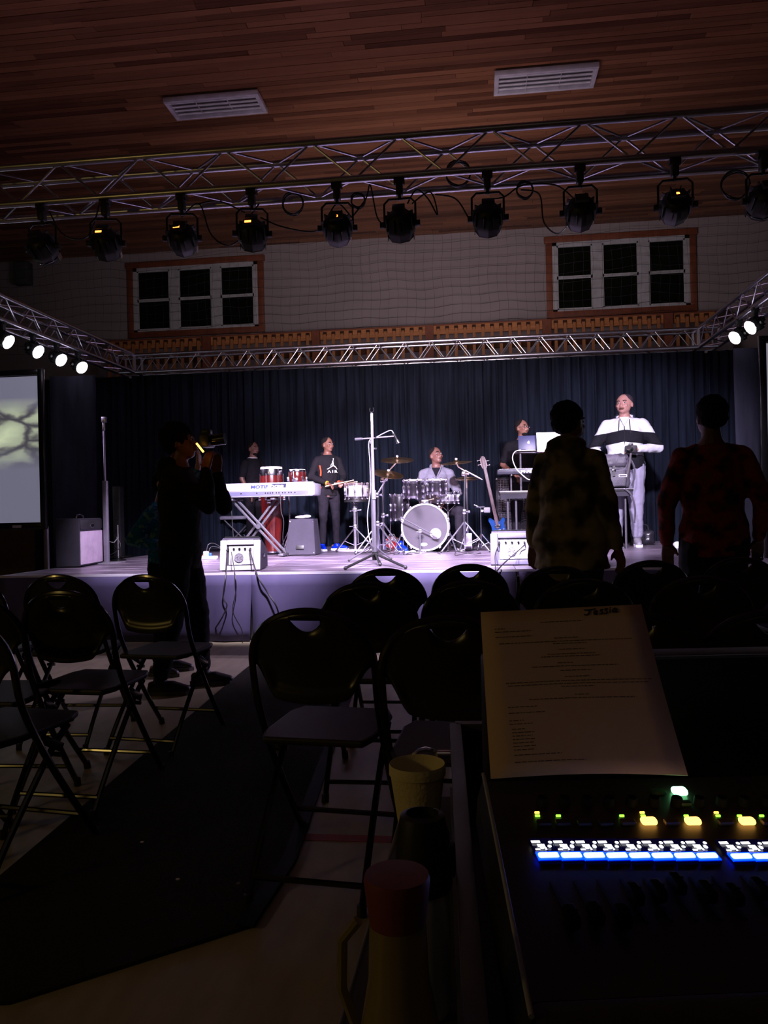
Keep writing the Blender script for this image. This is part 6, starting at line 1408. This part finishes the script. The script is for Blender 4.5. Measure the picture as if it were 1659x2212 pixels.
for s in (-1, 1): MB().tube([(s*.055*k, -.135*k, 1.44*k), (s*.06*k, -.158*k, 1.36*k), (s*.065*k, -.170*k, 1.28*k)], .005, 5).build('drawstring', M_blackplastic, t)
MB().prism([(-.05*k, 0), (.05*k, 0), (0, -.11*k)], .012, Matrix.Translation((0, -.128*k, 1.465*k)) @ Matrix.Rotation(R(78), 4, 'X')).build('white_undershirt', M_white, t)
cmw = t.matrix_basis @ (q['wr'][1]+Vector((-.07, -.06, .0)))
cmr = thing('handheld_camera', 'black camera held at the waist by the striped jacket man', 'camera', cmw)
MB().box((0, 0, 0), (.14, .08, .09), bev=.015).build('body', M_blackplastic, cmr); MB().cyl((-.01, -.03, 0), (-.05, -.13, .01), .035, .032, n=20).build('lens', M_black, cmr); MB().box((0, 0, .055), (.05, .05, .03), bev=.008).build('viewfinder', M_blackplastic, cmr)
MB().tube(smoothpath([Vector((0, 0, -.03)), Vector((-.03, -.03, -.2)), Vector((-.08, -.05, -.38)), Vector((-.13, -.05, -.44))]), .013, 6).build('strap', mat('grey_strap', (.09, .08, .09), .8), cmr)

# -- audience side: the person in black holding up a camera
p = gp(348, 1500); p2 = gp(395, 1452)
M_dk = mat('dark_jacket_cloth', (.016, .016, .014), .9, bump=.3, bscale=40); M_dkp = mat('dark_jeans', (.012, .012, .014), .9)
hy = (1119-908)/ (FPX/(p.y+.0)); Hp1 = CAMZ+(at(355, 905, p.y).z-CAMZ)
M_dshoe = mat('dark_high_top', (.018, .018, .02), .5); M_gsole = mat('grey_sole', (.09, .085, .08), .7)
t, q = person('person in dark clothes standing on the floor at left, raising a camera to the face', (p.x+.10, p.y+.12, 0), Hp1/1.01, R(97), (.16, .055, .035), [(-.21, -.23, 1.21), (.21, -.25, 1.20)], [(-.10, -.20, 1.43), (.10, -.23, 1.42)], hair='afro', hyaw=R(-4), htilt=R(-6), top=M_dk, pants=M_dkp, shoes=(M_dshoe, M_gsole), w=1.08, hood=True, hemz=.80, hd=(Vector((.25, -.1, .9)), Vector((-.25, -.05, .9))), topkw={'name': 'jacket'},
   legs=[((-.10, 0, .90), (-.11, .03, .50), (-.12, .12, .09), (-.13, -.03, .03)), ((.10, 0, .90), (.12, -.08, .50), (.13, -.10, .09), (.14, -.26, .03))])
lp = at(447, 952, p.y+.10)
cm_ = thing('raised_camera', 'camera with a glowing orange screen held up by the person in dark clothes', 'camera', lp, R(90))
MB().box((0, 0, 0), (.13, .07, .085), bev=.012).build('body', M_blackplastic, cm_); MB().cyl((0, -.03, .0), (0, -.12, .01), .034, .038, n=20).build('lens', M_black, cm_); MB().box((0, .0, .055), (.05, .06, .03), bev=.006).build('viewfinder', M_blackplastic, cm_)
sc_ = MB().box((0, 0, 0), (.072, .004, .012), bev=.001).build('lit_screen', mat('glowing_orange_screen', (1, .5, .1), .4, emit=(1, .42, .06), estr=6, var=0), cm_)
sc_.parent = cm_; sc_.matrix_local = Matrix.Rotation(-R(90), 4, 'Z') @ (Matrix.Translation(at(432, 967, p.y-.02)-lp) @ Matrix.Rotation(R(52), 4, 'Y'))
br = MB().cyl((0, 0, 0), sc_.matrix_local.translation, .008, n=6).build('screen_arm', M_blackplastic, cm_)
# the second person almost hidden behind
wv = Matrix.Rotation(-R(85), 3, 'Z') @ (at(428, 1006, p.y+.50)-Vector((at(352, 1100, p.y+.62).x, p.y+.62, 0)))/(Hp1*.84/1.75)
M_bluep = ramp_mat('blue_patterned_shirt', [(.4, (.01, .12, .24)), (.5, (.0, .07, .20)), (.6, (.10, .22, .26))], 26, .9)
t, q = person('person in a blue patterned shirt almost hidden behind the person in dark clothes', (at(352, 1100, p.y+.62).x, p.y+.62, 0), Hp1*.84, R(85), (.45, .24, .20), [(-.22, .17, 1.15), (.20, -.12, 1.14)], [(-.20, -.08, 1.10), tuple(wv)], hd=(None, Vector((0, -.1, 1))), top=M_bluep, pants=M_dkp, shoes=(M_dshoe, M_gsole), w=1.0, topkw={'name': 'shirt'}, hemz=.80)
lh = at(430, 988, p.y+.30)
# -- person in the camouflage hoodie, seen from behind
M_camo = ramp_mat('olive_camouflage', [(.36, (.035, .032, .018)), (.44, (.09, .075, .035)), (.52, (.19, .16, .075)), (.62, (.25, .21, .11))], 7, .9, detail=2, bump=.2)
D4 = 4.78; px_ = at(1232, 1100, D4).x
zt5 = at(1232, 868, D4).z
t, q = person('person in a camouflage hooded jacket standing with the back to the camera', (px_, D4, 0), zt5/1.0, R(180-28), (.13, .055, .035), [(-.235, .02, 1.11), (.235, .0, 1.11)], [(-.27, -.04, .87), (.27, -.06, .88)], hair='curly', hyaw=R(-18), hood=True, top=M_camo, pants=M_dkp, shoes=(M_dshoe, M_gsole), w=1.08, sws=.154, flare=.16, hs=1.06, hoodk=1.25, belly=.03, hemz=.74, topkw={'name': 'camouflage_jacket'}, vox=.010)
MB().sph((.03, .12, .70), 1, .16, .06, .04).build('shirt_tail', mat('pale_shirt_hem', (.15, .13, .06), .9), t)
# -- person in the dark red patterned shirt
M_redp = ramp_mat('dark_red_floral_cloth', [(.36, (.02, .012, .012)), (.45, (.10, .014, .010)), (.56, (.19, .025, .018)), (.66, (.10, .035, .025))], 11, .9, detail=2)
D5 = 4.8; zt6 = at(1540, 856, D5).z
t, q = person('person in a dark red patterned shirt with the back to the camera at right', (at(1540, 1100, D5).x, D5, 0), zt6, R(180-6), (.10, .04, .03), [(-.265, .05, 1.12), (.265, .03, 1.12)], [(-.26, -.05, .90), (.25, -.08, .88)], hair='curly', hyaw=R(10), top=M_redp, pants=M_dkp, shoes=(M_dshoe, M_gsole), w=1.10, sws=.155, flare=.02, belly=.01, hemz=.80, topkw={'name': 'patterned_shirt'}, vox=.010)
# -- person at the right edge, only an arm and hand show
D6 = 6.0; a6 = at(1655, 1130, D6)
t, q = person('person in a grey jacket cut by the right picture edge, sleeve and hand visible', (a6.x+.34, D6+.1, 0), 1.76, R(10), (.30, .16, .12), [(-.27, .03, 1.13), (.27, .03, 1.13)], [(-.26, -.04, 1.06), (.27, -.1, .90)], hd=(Vector((-.5, -.3, -.3)), None), top=mat('grey_jacket_cloth', (.05, .048, .06), .9), pants=M_dkp, shoes=(M_dshoe, M_gsole), w=1.05, topkw={'name': 'jacket'})
